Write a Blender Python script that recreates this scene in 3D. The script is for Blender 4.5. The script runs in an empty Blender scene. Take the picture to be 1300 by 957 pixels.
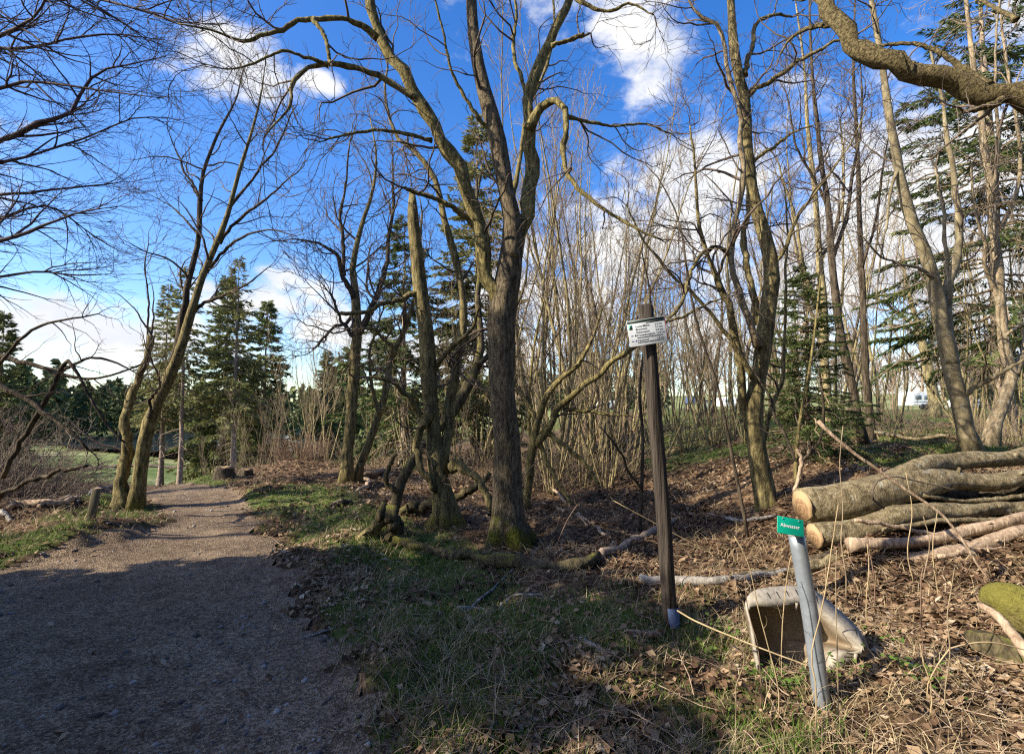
import bpy, math, random
import numpy as np
from mathutils import Vector, Matrix

PI = math.pi
S = bpy.context.scene
COL = S.collection

# ------------------------------------------------------------------ camera, sky, sun, exposure
F_PX, CU, CV, HORIZON = 650.0, 650.0, 478.5, 520.0
PITCH = math.atan((HORIZON - CV) / F_PX)
EYE = 1.6
cam_d = bpy.data.cameras.new('camera'); cam = bpy.data.objects.new('camera', cam_d); COL.objects.link(cam)
cam_d.sensor_width = 36; cam_d.lens = 18; cam_d.clip_start = 0.05; cam_d.clip_end = 6000
cam.location = (0, 0, EYE); cam.rotation_euler = (PI / 2 + PITCH, 0, 0)
S.camera = cam

SUN_EL = math.radians(33)
SUN_AZ = math.atan2(-0.93, -0.33)              # clockwise from +Y
SUN = Vector((math.sin(SUN_AZ) * math.cos(SUN_EL), math.cos(SUN_AZ) * math.cos(SUN_EL), math.sin(SUN_EL)))
sl = bpy.data.lights.new('sun', 'SUN'); sl.energy = 5.0; sl.angle = math.radians(0.5); sl.color = (1.0, 0.90, 0.74)
so = bpy.data.objects.new('sun', sl); COL.objects.link(so); so.rotation_euler = SUN.to_track_quat('Z', 'Y').to_euler()
so.location = (-20, -8, 20)
S.view_settings.view_transform = 'Standard'; S.view_settings.look = 'None'
S.view_settings.exposure = 1.05; S.view_settings.gamma = 1.0; S.view_settings.use_curve_mapping = False
S.cycles.max_bounces = 4; S.cycles.diffuse_bounces = 2; S.cycles.transparent_max_bounces = 6
S.cycles.use_denoising = False; S.cycles.filter_width = 1.2
S.cycles.sample_clamp_indirect = 4.0

def pix_dir(u, v):
    a = (u - CU) / F_PX; b = -(v - CV) / F_PX
    return np.array([a, math.cos(PITCH) - math.sin(PITCH) * b, math.sin(PITCH) + math.cos(PITCH) * b])

def px(u, v, d):
    q = pix_dir(u, v)
    return np.array([0, 0, EYE]) + q * (d / q[1])

W = bpy.data.worlds.new('World'); S.world = W; W.use_nodes = True
def build_world():
    nt = W.node_tree; N = nt.nodes; L = nt.links; N.clear()
    out = N.new('ShaderNodeOutputWorld')
    sky = N.new('ShaderNodeTexSky'); sky.sky_type = 'NISHITA'; sky.sun_disc = False
    sky.sun_elevation = SUN_EL; sky.sun_rotation = SUN_AZ % (2 * PI)
    sky.air_density = 1.0; sky.dust_density = 1.4; sky.ozone_density = 1.6; sky.altitude = 500
    hs = N.new('ShaderNodeHueSaturation'); hs.inputs['Saturation'].default_value = 1.40; hs.inputs['Hue'].default_value = 0.512
    hs.inputs['Value'].default_value = 1.08
    L.new(sky.outputs[0], hs.inputs['Color'])
    b1 = N.new('ShaderNodeBackground'); b1.inputs[1].default_value = 0.132; L.new(hs.outputs[0], b1.inputs[0])
    tc = N.new('ShaderNodeTexCoord')
    def math_n(op, a, b=None, clamp=False):
        m = N.new('ShaderNodeMath'); m.operation = op; m.use_clamp = clamp
        for i, q in enumerate((a, b)):
            if q is None: continue
            if isinstance(q, (int, float)): m.inputs[i].default_value = q
            else: L.new(q, m.inputs[i])
        return m.outputs[0]
    nz = N.new('ShaderNodeTexNoise'); nz.inputs['Scale'].default_value = 6.5; nz.inputs['Detail'].default_value = 9
    nz.inputs['Roughness'].default_value = 0.62
    mp = N.new('ShaderNodeMapping'); mp.inputs['Scale'].default_value = (1, 1, 1.7)
    L.new(tc.outputs['Generated'], mp.inputs[0]); L.new(mp.outputs[0], nz.inputs['Vector'])
    # cumulus: soft ellipsoids in direction space, edges broken by noise
    blobs = [(305, 82, .085, .055), (405, 104, .05, .025), (815, 40, .095, .13), (880, 275, .26, .17), (1040, 350, .36, .24),
             (790, 320, .22, .15), (1190, 320, .4, .28), (1280, 220, .2, .18), (690, 390, .24, .10), (395, 365, .10, .05), (340, 385, .12, .05), (420, 420, .16, .07),
             (60, 425, .4, .075), (200, 430, .26, .07), (600, 440, .3, .07), (-200, 420, .4, .05), (1500, 360, .3, .2), (-350, 150, .2, .1), (700, -250, .3, .16)]
    acc = None
    for (u, v, su, sv) in blobs:
        c = pix_dir(u, v); c = c / np.linalg.norm(c)
        sb = N.new('ShaderNodeVectorMath'); sb.operation = 'SUBTRACT'; sb.inputs[1].default_value = tuple(c)
        L.new(tc.outputs['Generated'], sb.inputs[0])
        ml = N.new('ShaderNodeVectorMath'); ml.operation = 'MULTIPLY'; ml.inputs[1].default_value = (1 / su, 1 / (su * 2.2), 1 / sv)
        L.new(sb.outputs[0], ml.inputs[0])
        ln = N.new('ShaderNodeVectorMath'); ln.operation = 'LENGTH'; L.new(ml.outputs[0], ln.inputs[0])
        q = math_n('SUBTRACT', 1.0, ln.outputs['Value'])
        acc = q if acc is None else math_n('MAXIMUM', acc, q)
    acc = math_n('MAXIMUM', acc, -1.2)
    n2 = math_n('MULTIPLY', math_n('SUBTRACT', nz.outputs[0], 0.5), 3.4)
    dens = math_n('ADD', acc, n2)
    mr = N.new('ShaderNodeMapRange'); mr.interpolation_type = 'SMOOTHSTEP'
    mr.inputs['From Min'].default_value = 0.02; mr.inputs['From Max'].default_value = 0.75
    L.new(dens, mr.inputs['Value'])
    # cloud tone: white tops, faintly grey where thick
    n3 = N.new('ShaderNodeTexNoise'); n3.inputs['Scale'].default_value = 9; n3.inputs['Detail'].default_value = 5
    L.new(mp.outputs[0], n3.inputs['Vector'])
    cr = N.new('ShaderNodeValToRGB'); cr.color_ramp.elements[0].position = .35; cr.color_ramp.elements[1].position = .62
    cr.color_ramp.elements[0].color = (.80, .83, .90, 1); cr.color_ramp.elements[1].color = (1, .99, .97, 1)
    L.new(n3.outputs[0], cr.inputs[0])
    b2 = N.new('ShaderNodeBackground'); b2.inputs[1].default_value = 0.54; L.new(cr.outputs[0], b2.inputs[0])
    mx = N.new('ShaderNodeMixShader'); L.new(mr.outputs[0], mx.inputs[0]); L.new(b1.outputs[0], mx.inputs[1]); L.new(b2.outputs[0], mx.inputs[2])
    L.new(mx.outputs[0], out.inputs[0])
build_world()

# ------------------------------------------------------------------ helpers
def ss(a, b, x):
    t = np.clip((np.asarray(x, float) - a) / (b - a), 0, 1)
    return t * t * (3 - 2 * t)

_r = np.random.default_rng(11)
_NK = []
for wl, amp in ((6.0, .05), (3.1, .035), (1.5, .022), (.75, .014), (.38, .008), (.2, .004)):
    for _ in range(4):
        a = _r.uniform(0, 2 * PI); _NK.append((math.cos(a) * 2 * PI / wl, math.sin(a) * 2 * PI / wl, _r.uniform(0, 6.28), amp))
def bumps(x, y):
    z = 0
    for kx, ky, p, a in _NK: z = z + a * np.sin(kx * x + ky * y + p)
    return z
_NK2 = []
for wl, amp in ((4.0, .5), (2.0, .4), (1.0, .3), (.5, .2), (.25, .12)):
    for _ in range(3):
        a = _r.uniform(0, 2 * PI); _NK2.append((math.cos(a) * 2 * PI / wl, math.sin(a) * 2 * PI / wl, _r.uniform(0, 6.28), amp))
def patchy(x, y):
    z = 0
    for kx, ky, p, a in _NK2: z = z + a * np.sin(kx * x + ky * y + p)
    return z

RY = [-8, -4, 0, 2, 3, 4.3, 6.1, 8.6, 10.9, 13.0, 14.0, 15.0, 15.6, 16]
RX = [1.4, .8, -.2, -.62, -.92, -1.6, -2.5, -4.2, -5.9, -8.6, -11, -15, -22, -40]
LY = [-8, -4, 0, 3, 5.2, 6.1, 7.4, 8.6, 9.7, 10.9, 12.2, 12.9, 13.3, 13.6]
LX = [-3.6, -4.4, -5.6, -6.3, -5.6, -5.1, -5.1, -5.8, -6.9, -8.2, -10.5, -13, -18, -40]
def path_mask(x, y):
    n = .17 * patchy(x * 1.3 + 4, y * 1.3)
    a = x - np.interp(y, LY, LX) + n
    b = np.interp(y, RY, RX) - x + n
    return ss(-.12, .35, a) * ss(-.12, .35, b) * (y < 15.5)

def H(x, y):
    x = np.asarray(x, float); y = np.asarray(y, float)
    r = x / np.maximum(y, 4.0)
    z = .45 * ss(2, 5.5, x) * ss(2.5, 6, y) + .42 * ss(6, 10, y) * ss(3, 8, x)
    z = z + .75 * ss(12, 45, y) * ss(-.05, .25, r)
    vall = -7.6 * ss(10, 76, y) * ss(.02, -.38, r) * (1 - .22 * ss(-.58, -.75, r))
    z = z + vall
    z = z - .55 * ss(6, 11, y) * ss(-7.0, -11.0, x) - .9 * ss(11.5, 17, y) * ss(-7.5, -13.0, x) - .25 * ss(-5.6, -8, x) * ss(10, 7, y)
    z = z + 22 * ss(230, 900, y) + 4 * ss(150, 500, np.abs(x)) * ss(30, 200, y)
    pm = path_mask(x, y)
    near = ss(60, 20, np.hypot(x, y))
    z = z + bumps(x, y) * near * (1 - .75 * pm) - .07 * pm
    # low worn bank left of the path, small hummock under the fork of fallen limbs
    z = z + .10 * np.exp(-((x + 6.2) ** 2 / 1.0 + (y - 7.9) ** 2 / 1.0))
    return z

def gz(x, y): return float(H(np.array([x]), np.array([y]))[0])
_ys = np.geomspace(1.2, 400, 5000)
def gp(u, v):
    q = pix_dir(u, v); q = q / q[1]
    X = q[0] * _ys; Z = EYE + q[2] * _ys
    h = H(X, _ys)
    k = np.argmax(Z <= h)
    if Z[k] > h[k]: k = len(_ys) - 1
    return np.array([X[k], _ys[k], h[k]])

def mesh_np(name, V, quads=None, tris=None, smooth=False, fattr=None, vattr=None):
    me = bpy.data.meshes.new(name)
    V = np.ascontiguousarray(V, np.float32); me.vertices.add(len(V)); me.vertices.foreach_set('co', V.ravel())
    parts = []; starts = []; n = 0
    if quads is not None and len(quads):
        q = np.asarray(quads, np.int32); parts.append(q.ravel()); starts.append(np.arange(len(q)) * 4); n = q.size
    if tris is not None and len(tris):
        t = np.asarray(tris, np.int32); parts.append(t.ravel()); starts.append(n + np.arange(len(t)) * 3); n += t.size
    li = np.concatenate(parts).astype(np.int32); st = np.concatenate(starts).astype(np.int32)
    me.loops.add(len(li)); me.loops.foreach_set('vertex_index', li)
    me.polygons.add(len(st)); me.polygons.foreach_set('loop_start', st)
    me.update(calc_edges=True)
    if smooth: me.polygons.foreach_set('use_smooth', np.ones(len(st), bool))
    for dom, d in (('FACE', fattr), ('POINT', vattr)):
        for k, a in (d or {}).items():
            at = me.attributes.new(k, 'FLOAT', dom); at.data.foreach_set('value', np.ascontiguousarray(a, np.float32))
    return me

def ob(name, me, mat=None, parent=None, kind=None):
    o = bpy.data.objects.new(name, me); COL.objects.link(o)
    if mat is not None and me is not None:
        if len(me.materials) == 0: me.materials.append(mat)
    if parent is not None: o.parent = parent
    if kind: o['kind'] = kind
    return o

def tag(o, label, cat, group=None):
    o['label'] = label; o['category'] = cat
    if group: o['group'] = group
    return o

def thing(name, label, cat, loc=(0, 0, 0), group=None):
    o = bpy.data.objects.new(name, None); COL.objects.link(o); o.location = tuple(loc); o.empty_display_size = .2
    return tag(o, label, cat, group)

def copy_thing(root, loc, rz=0, sc=1.0, label=None):
    r = root.copy(); COL.objects.link(r); r.location = tuple(loc); r.rotation_euler = (0, 0, rz)
    r.scale = (sc, sc, sc) if not isinstance(sc, tuple) else sc
    if label: r['label'] = label
    for ch in list(root.children):
        c = ch.copy(); COL.objects.link(c); c.parent = r
        for g in list(ch.children):
            d = g.copy(); COL.objects.link(d); d.parent = c
    return r

def unit(a): return a / np.maximum(np.linalg.norm(a, axis=-1, keepdims=True), 1e-9)

def tubes(P, R, sides, lump=0.0, flare=0.0, seed=0, cap=False):
    """P (N,K,3), R (N,K) -> verts, quads, tris, height-along attribute"""
    P = np.asarray(P, float); R = np.asarray(R, float)
    N, K, _ = P.shape
    T = unit(np.gradient(P, axis=1))
    mt = unit(T.mean(axis=1)); ref = np.where(np.abs(mt[:, 2:3]) < .75, np.array([[0, 0, 1.]]), np.array([[1., 0, 0]]))
    U = unit(np.cross(T, ref[:, None, :])); Vv = np.cross(T, U)
    an = np.arange(sides) * 2 * PI / sides
    rad = np.repeat(R[:, :, None], sides, axis=2)
    s = np.concatenate([np.zeros((N, 1)), np.cumsum(np.linalg.norm(np.diff(P, axis=1), axis=2), axis=1)], axis=1)
    if lump or flare:
        g = np.random.default_rng(seed)
        m = np.zeros_like(rad)
        for h in range(1, 5):
            for _ in range(3):
                m += np.sin(h * an[None, None, :] + g.uniform(.4, 4.5) * s[:, :, None] / max(.25, float(R.max()) * 4) + g.uniform(0, 6.28)) * (1 / h)
        rad = rad * (1 + lump * m * .35)
        if flare:
            n = g.integers(4, 7)
            lob = 1 + .55 * np.cos(n * an + g.uniform(0, 6)) + .3 * np.cos((n - 2) * an + g.uniform(0, 6))
            rad = rad * (1 + flare * np.exp(-s[:, :, None] / (R[:, :1, None] * 1.25)) * lob[None, None, :])
    ring = P[:, :, None, :] + rad[..., None] * (np.cos(an)[None, None, :, None] * U[:, :, None, :] + np.sin(an)[None, None, :, None] * Vv[:, :, None, :])
    V = ring.reshape(-1, 3)
    idx = np.arange(N * K * sides).reshape(N, K, sides); nx = np.roll(idx, -1, axis=2)
    Q = np.stack([idx[:, :-1], nx[:, :-1], nx[:, 1:], idx[:, 1:]], axis=-1).reshape(-1, 4)
    hg = np.repeat(s[:, :, None], sides, axis=2).ravel()
    tr = None
    if cap:
        c0 = len(V); V = np.concatenate([V, P[:, 0], P[:, -1]]); hg = np.concatenate([hg, s[:, 0], s[:, -1]])
        t = []
        for i in range(N):
            a, b = idx[i, 0], nx[i, 0]; t.append(np.stack([np.full(sides, c0 + i), b, a], -1))
            a, b = idx[i, -1], nx[i, -1]; t.append(np.stack([np.full(sides, c0 + N + i), a, b], -1))
        tr = np.concatenate(t)
    return V, Q, tr, hg

def catmull(pts, K):
    """pts (n,m) -> K samples on a smooth curve through them"""
    p = np.asarray(pts, float); n = len(p)
    if n == 2:
        t = np.linspace(0, 1, K)[:, None]; return p[0] * (1 - t) + p[1] * t
    e = np.concatenate([[2 * p[0] - p[1]], p, [2 * p[-1] - p[-2]]])
    d = np.concatenate([[0], np.cumsum(np.linalg.norm(np.diff(p[:, :3], axis=0), axis=1))]); d /= d[-1]
    out = []
    for t in np.linspace(0, 1, K):
        i = min(np.searchsorted(d, t, 'right') - 1, n - 2); f = (t - d[i]) / max(d[i + 1] - d[i], 1e-9)
        a, b, c, q = e[i], e[i + 1], e[i + 2], e[i + 3]
        out.append(.5 * ((2 * b) + (c - a) * f + (2 * a - 5 * b + 4 * c - q) * f * f + (3 * b - a - 3 * c + q) * f ** 3))
    return np.array(out)

def grow(g, P, R, dens, lo, hi, length, ang, K, up, wig, rr, rmin, flat=0.0, tip=True):
    """children branches of all parents at once; lo may be an array"""
    N, Kp, _ = P.shape
    plen = np.linalg.norm(np.diff(P, axis=1), axis=2).sum(axis=1)
    lo = np.broadcast_to(np.asarray(lo, float), (N,))
    cnt = g.poisson(dens * plen * (hi - lo)); cnt = np.maximum(cnt, (plen > .25).astype(int))
    cnt = np.where(lo >= hi, 0, cnt)
    pi = np.repeat(np.arange(N), cnt); M = len(pi)
    if M == 0: return np.zeros((0, K, 3)), np.zeros((0, K))
    t = lo[pi] + (hi - lo[pi]) * g.uniform(0, 1, M) ** .85
    f = t * (Kp - 1); i0 = np.minimum(f.astype(int), Kp - 2); f = f - i0
    p = P[pi, i0] * (1 - f)[:, None] + P[pi, i0 + 1] * f[:, None]
    tg = unit(P[pi, i0 + 1] - P[pi, i0]); r0 = R[pi, i0] * (1 - f) + R[pi, i0 + 1] * f
    if tip:
        n0 = int((plen > .2).sum()); ti = np.repeat(np.nonzero(plen > .2)[0], 2); pi = np.concatenate([pi, ti]); t = np.concatenate([t, np.full(len(ti), .995)])
        p = np.concatenate([p, P[ti, -1]]); tg = np.concatenate([tg, unit(P[ti, -1] - P[ti, -2])]); r0 = np.concatenate([r0, R[ti, -1]]); M = len(pi)
    pr = g.normal(size=(M, 3)); pr[:, 2] *= (1 - flat); pr = unit(pr - tg * (pr * tg).sum(1, keepdims=True))
    a = np.radians(g.normal(ang, 12, M)); a = np.where(t > .99, a * .45, a)[:, None]
    d = tg * np.cos(a) + pr * np.sin(a)
    L = length * g.uniform(.35, 1.2, M) * (1.1 - .5 * t)
    rb = np.clip(np.minimum(r0 * np.where(t > .99, .85, rr), L * .022), rmin, None)
    out = np.zeros((M, K, 3)); out[:, 0] = p
    st = (L / (K - 1))[:, None]
    for k in range(1, K):
        d = unit(d + g.normal(size=(M, 3)) * wig + np.array([0, 0, up]))
        p = p + d * st; out[:, k] = p
    rad = rb[:, None] * np.linspace(1, .35, K)[None, :]
    return out, np.maximum(rad, rmin * .7)

def join(chunks):
    V = []; Q = []; o = 0
    for v, q in chunks:
        if len(v) == 0: continue
        V.append(v); Q.append(q + o); o += len(v)
    return np.concatenate(V), np.concatenate(Q)

# ------------------------------------------------------------------ materials
def mat_base(name, rough=.9, spec=.2):
    m = bpy.data.materials.new(name); m.use_nodes = True
    b = m.node_tree.nodes['Principled BSDF']; b.inputs['Roughness'].default_value = rough
    b.inputs['Specular IOR Level'].default_value = spec
    return m, m.node_tree, b
class NB:
    def __init__(s, nt): s.N = nt.nodes; s.L = nt.links
    def node(s, t, ins=None, **kw):
        n = s.N.new(t)
        for k, v in kw.items(): setattr(n, k, v)
        for k, v in (ins or {}).items():
            if hasattr(v, 'is_output'): s.L.new(v, n.inputs[k])
            else: n.inputs[k].default_value = v
        return n
    def noise(s, vec, scale, detail=6, rough=.6):
        return s.node('ShaderNodeTexNoise', {'Vector': vec, 'Scale': scale, 'Detail': detail, 'Roughness': rough}).outputs[0]
    def mapped(s, scale, coord='Object'):
        tc = s.node('ShaderNodeTexCoord'); return s.node('ShaderNodeMapping', {'Vector': tc.outputs[coord], 'Scale': scale}).outputs[0]
    def ramp(s, fac, stops):
        n = s.node('ShaderNodeValToRGB', {'Fac': fac}); e = n.color_ramp.elements
        while len(e) < len(stops): e.new(.5)
        for i, (p, c) in enumerate(stops): e[i].position = p; e[i].color = (*c, 1)
        return n.outputs[0]
    def mix(s, f, a, b):
        n = s.node('ShaderNodeMix', data_type='RGBA')
        for k, v in ((0, f), (6, a), (7, b)):
            if hasattr(v, 'is_output'): s.L.new(v, n.inputs[k])
            else: n.inputs[k].default_value = v if k == 0 else (*v, 1)
        return n.outputs[2]
    def math(s, op, a, b=0.0, clamp=False):
        n = s.node('ShaderNodeMath', operation=op, use_clamp=clamp)
        for i, v in enumerate((a, b)):
            if hasattr(v, 'is_output'): s.L.new(v, n.inputs[i])
            else: n.inputs[i].default_value = v
        return n.outputs[0]
    def attr(s, name): return s.node('ShaderNodeAttribute', attribute_name=name).outputs['Fac']
    def step(s, x, a, b):
        n = s.node('ShaderNodeMapRange', {'Value': x, 'From Min': a, 'From Max': b}, interpolation_type='SMOOTHSTEP'); return n.outputs[0]
    def bump(s, h, strength, dist, b):
        n = s.node('ShaderNodeBump', {'Height': h, 'Strength': strength, 'Distance': dist}); s.L.new(n.outputs[0], b.inputs['Normal'])

def bark(name, dark, light, moss=0.0, mossc=(.13, .14, .025), stretch=.2, sc=22, base=0.0, bump=.7, lichen=0.0):
    m, nt, b = mat_base(name, .92, .12); n = NB(nt)
    v = n.mapped((1, 1, stretch)); v1 = n.mapped((1, 1, 1))
    fine = n.noise(v, sc, 8, .68); big = n.noise(v1, 3.0, 4)
    col = n.ramp(fine, [(.40, dark), (.62, light)])
    col = n.mix(n.math('MULTIPLY', n.step(big, .45, .7), .45), col, tuple(.5 * (a + c) * .7 for a, c in zip(dark, light)))
    if lichen:
        li = n.step(n.noise(v1, 14, 5), .56, .66)
        col = n.mix(n.math('MULTIPLY', li, lichen), col, (.42, .42, .34))
    mo = n.noise(v1, 5.5, 7, .66)
    geo = n.node('ShaderNodeNewGeometry'); sx = n.node('ShaderNodeSeparateXYZ', {'Vector': geo.outputs['Normal']})
    face = n.math('ADD', n.math('MULTIPLY', sx.outputs[2], .16), n.math('MULTIPLY', sx.outputs[0], -.06))
    k = n.math('ADD', n.math('ADD', mo, face), moss - .5)
    if base:
        h = n.attr('hgt'); k = n.math('ADD', k, n.math('MULTIPLY', n.step(h, .95, 0.1), base))
    k = n.step(k, .42, .62)
    mc = n.mix(n.noise(v1, 40, 4), tuple(c * .45 for c in mossc), tuple(min(1, c * 1.6) for c in mossc))
    col = n.mix(k, col, mc)
    nt.links.new(col, b.inputs['Base Color'])
    hh = n.math('ADD', n.math('MULTIPLY', fine, 1.0), n.math('MULTIPLY', n.noise(v1, 60, 4), .35))
    n.bump(hh, min(1, bump * 1.25), .05, b)
    return m

def flatmat(name, a, bcol, sc=30, rough=.8, spec=.2, stretch=1, bump=0.0, bd=.01):
    m, nt, b = mat_base(name, rough, spec); n = NB(nt)
    f = n.noise(n.mapped((1, 1, stretch)), sc, 6)
    nt.links.new(n.ramp(f, [(.35, a), (.65, bcol)]), b.inputs['Base Color'])
    if bump: n.bump(f, bump, bd, b)
    return m

def leafmat(name, stops, rough=.7, trans=.25):
    m, nt, b = mat_base(name, rough, .15); n = NB(nt)
    col = n.ramp(n.attr('rnd'), stops); nt.links.new(col, b.inputs['Base Color'])
    if trans:
        t = n.node('ShaderNodeBsdfTranslucent', {'Color': col}); mx = n.node('ShaderNodeMixShader', {0: trans, 1: b.outputs[0], 2: t.outputs[0]})
        nt.links.new(mx.outputs[0], nt.nodes['Material Output'].inputs[0])
    return m

M = {}
M['bark_oak'] = bark('bark_oak', (.055, .043, .028), (.25, .20, .125), moss=.12, base=.5, stretch=.30, sc=30, bump=1.0)
M['bark_limb'] = bark('bark_limb', (.08, .065, .027), (.34, .28, .115), moss=.21, mossc=(.22, .19, .045), stretch=.3, sc=24)
M['bark_over'] = bark('bark_over', (.075, .06, .032), (.30, .24, .12), moss=.20, mossc=(.22, .19, .045), stretch=1.0, sc=34, bump=1.0)
M['bark_mossy'] = bark('bark_mossy', (.075, .06, .03), (.31, .255, .115), moss=.23, mossc=(.21, .185, .045), base=.3, stretch=.25, sc=22)
M['bark_moss2'] = bark('bark_moss2', (.05, .042, .025), (.16, .13, .07), moss=.34, mossc=(.19, .18, .04), sc=20)
M['bark_dark'] = bark('bark_dark', (.035, .028, .02), (.14, .11, .075), moss=.02, base=.25, stretch=.2)
M['bark_smooth'] = bark('bark_smooth', (.13, .105, .062), (.29, .24, .14), moss=.06, base=.3, stretch=.5, sc=8, bump=.25, lichen=.35)
M['bark_pale'] = bark('bark_pale', (.15, .115, .07), (.38, .30, .19), moss=.05, stretch=.3, sc=18, bump=.5, lichen=.5)
M['bark_grove'] = bark('bark_grove', (.13, .105, .052), (.37, .305, .155), moss=.07, stretch=.4, sc=16, bump=.4, lichen=.3)
M['bark_spruce'] = bark('bark_spruce', (.17, .125, .09), (.42, .34, .25), moss=-.1, stretch=.5, sc=16, bump=.4)
M['deadwood'] = bark('deadwood', (.22, .15, .10), (.48, .37, .26), moss=-.2, stretch=.1, sc=24, bump=.35)
M['greywood'] = bark('greywood', (.16, .14, .12), (.42, .39, .34), moss=-.06, stretch=.3, sc=24, bump=.35)
M['log'] = bark('log_bark', (.12, .095, .052), (.36, .29, .17), moss=.12, mossc=(.15, .14, .04), stretch=1, sc=13, bump=.8, lichen=.5)
M['twig'] = flatmat('twig', (.065, .048, .038), (.17, .13, .095), 6)
M['twig_left'] = flatmat('twig_left', (.045, .032, .035), (.10, .075, .07), 6)
M['twig_tan'] = flatmat('twig_tan', (.15, .11, .07), (.32, .25, .16), 6)
M['twig_red'] = flatmat('twig_red', (.11, .07, .05), (.24, .16, .11), 6)
M['twig_far'] = flatmat('twig_far', (.15, .105, .07), (.27, .20, .13), .3)
M['straw'] = flatmat('straw', (.24, .175, .095), (.44, .345, .20), 8)
M['cutwood'] = None
def cutwood():
    m, nt, b = mat_base('cut_wood', .8, .2); n = NB(nt)
    v = n.mapped((1, 1, 1), 'Generated'); sb = n.node('ShaderNodeVectorMath', {0: v, 1: (.5, .5, .5)}, operation='SUBTRACT')
    ln = n.node('ShaderNodeVectorMath', {0: sb.outputs[0]}, operation='LENGTH')
    w = n.math('SINE', n.math('ADD', n.math('MULTIPLY', ln.outputs['Value'], 90), n.math('MULTIPLY', n.noise(v, 5), 7)))
    col = n.ramp(n.math('ADD', n.math('MULTIPLY', w, .12), n.noise(v, 9)), [(.3, (.16, .095, .05)), (.7, (.34, .215, .11))])
    crack = n.step(n.noise(n.mapped((1, 1, 1), 'Object'), 12, 8, .75), .60, .66)
    col = n.mix(crack, col, (.06, .038, .02)); col = n.mix(n.step(ln.outputs['Value'], .40, .50), col, (.38, .26, .14))
    nt.links.new(col, b.inputs['Base Color']); n.bump(n.noise(v, 40), .3, .01, b); return m
M['cutwood'] = cutwood()
M['needle'] = leafmat('spruce_needles', [(0, (.03, .055, .018)), (.5, (.07, .105, .032)), (1, (.15, .17, .055))], .6, .2)
M['needle_far'] = leafmat('far_needles', [(0, (.035, .055, .028)), (.5, (.07, .095, .038)), (1, (.14, .15, .055))], .7, .1)
M['needle_bank'] = leafmat('bank_needles', [(0, (.06, .085, .028)), (.5, (.13, .16, .05)), (1, (.23, .23, .085))], .6, .25)
M['needle_yel'] = leafmat('pale_needles', [(0, (.09, .105, .034)), (.5, (.18, .185, .065)), (1, (.29, .27, .11))], .6, .25)
M['grass'] = leafmat('grass_blades', [(0, (.045, .10, .014)), (.45, (.095, .175, .026)), (.7, (.16, .21, .045)), (.85, (.30, .24, .11)), (1, (.45, .36, .19))], .6, .3)
M['deadgrass'] = leafmat('dead_grass', [(0, (.20, .15, .08)), (.5, (.36, .28, .16)), (1, (.55, .46, .30))], .7, .2)
M['leaf'] = leafmat('leaf_litter', [(0, (.045, .026, .017)), (.35, (.12, .070, .040)), (.65, (.25, .165, .095)), (.88, (.36, .26, .16)), (1, (.48, .40, .29))], .75, .12)
M['herb'] = leafmat('herb_leaves', [(0, (.06, .12, .02)), (1, (.17, .26, .05))], .5, .3)
M['pebble'] = leafmat('pebbles', [(0, (.06, .05, .048)), (.6, (.17, .145, .13)), (1, (.36, .33, .30))], .85, 0)

def ground_mat():
    m, nt, b = mat_base('ground_soil', .95, .1); n = NB(nt)
    v = n.mapped((1, 1, 1)); g = n.attr('grass'); me = n.attr('meadow')
    vo = n.node('ShaderNodeTexVoronoi', {'Vector': v, 'Scale': 17.0, 'Randomness': 1.0}); cell = n.node('ShaderNodeSeparateColor', {0: vo.outputs['Color']}).outputs[0]
    lit = n.ramp(n.math('ADD', n.math('MULTIPLY', cell, .6), n.math('MULTIPLY', n.noise(v, 8, 8), .5)), [(.25, (.04, .025, .015)), (.55, (.10, .062, .035)), (.85, (.21, .14, .082))])
    gr = n.ramp(n.noise(v, 7, 9, .7), [(.3, (.05, .07, .018)), (.5, (.085, .11, .028)), (.72, (.21, .19, .085))])
    mdw = n.ramp(n.math('ADD', n.math('MULTIPLY', n.noise(v, .05, 5), .7), n.math('MULTIPLY', n.noise(v, .5, 6), .3)), [(.36, (.085, .13, .034)), (.5, (.18, .21, .075)), (.62, (.36, .34, .19))])
    wob = n.math('MULTIPLY', n.math('SUBTRACT', n.noise(v, 5, 6), .5), .9)
    c = n.mix(n.step(n.math('ADD', g, wob), .3, .7), lit, gr)
    c = n.mix(me, c, mdw)
    nt.links.new(c, b.inputs['Base Color'])
    n.bump(n.math('ADD', n.noise(v, 22, 8, .7), n.math('MULTIPLY', vo.outputs['Distance'], .6)), .8, .04, b)
    return m
M['ground'] = ground_mat()
def path_mat():
    m, nt, b = mat_base('path_gravel', .95, .12); n = NB(nt); v = n.mapped((1, 1, 1))
    st = n.node('ShaderNodeTexVoronoi', {'Vector': v, 'Scale': 70.0}); sc = n.node('ShaderNodeSeparateColor', {0: st.outputs['Color']}).outputs[0]
    c = n.ramp(n.math('ADD', n.math('MULTIPLY', sc, .3), n.math('ADD', n.math('MULTIPLY', n.noise(v, 5, 9, .7), .45), n.math('MULTIPLY', n.noise(v, .9, 4), .36))), [(.30, (.042, .029, .020)), (.52, (.14, .098, .062)), (.74, (.34, .255, .17))])
    nt.links.new(c, b.inputs['Base Color'])
    n.bump(n.math('ADD', n.math('MULTIPLY', st.outputs['Distance'], .8), n.noise(v, 14, 9, .7)), .9, .018, b)
    return m
M['path'] = path_mat()
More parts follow.
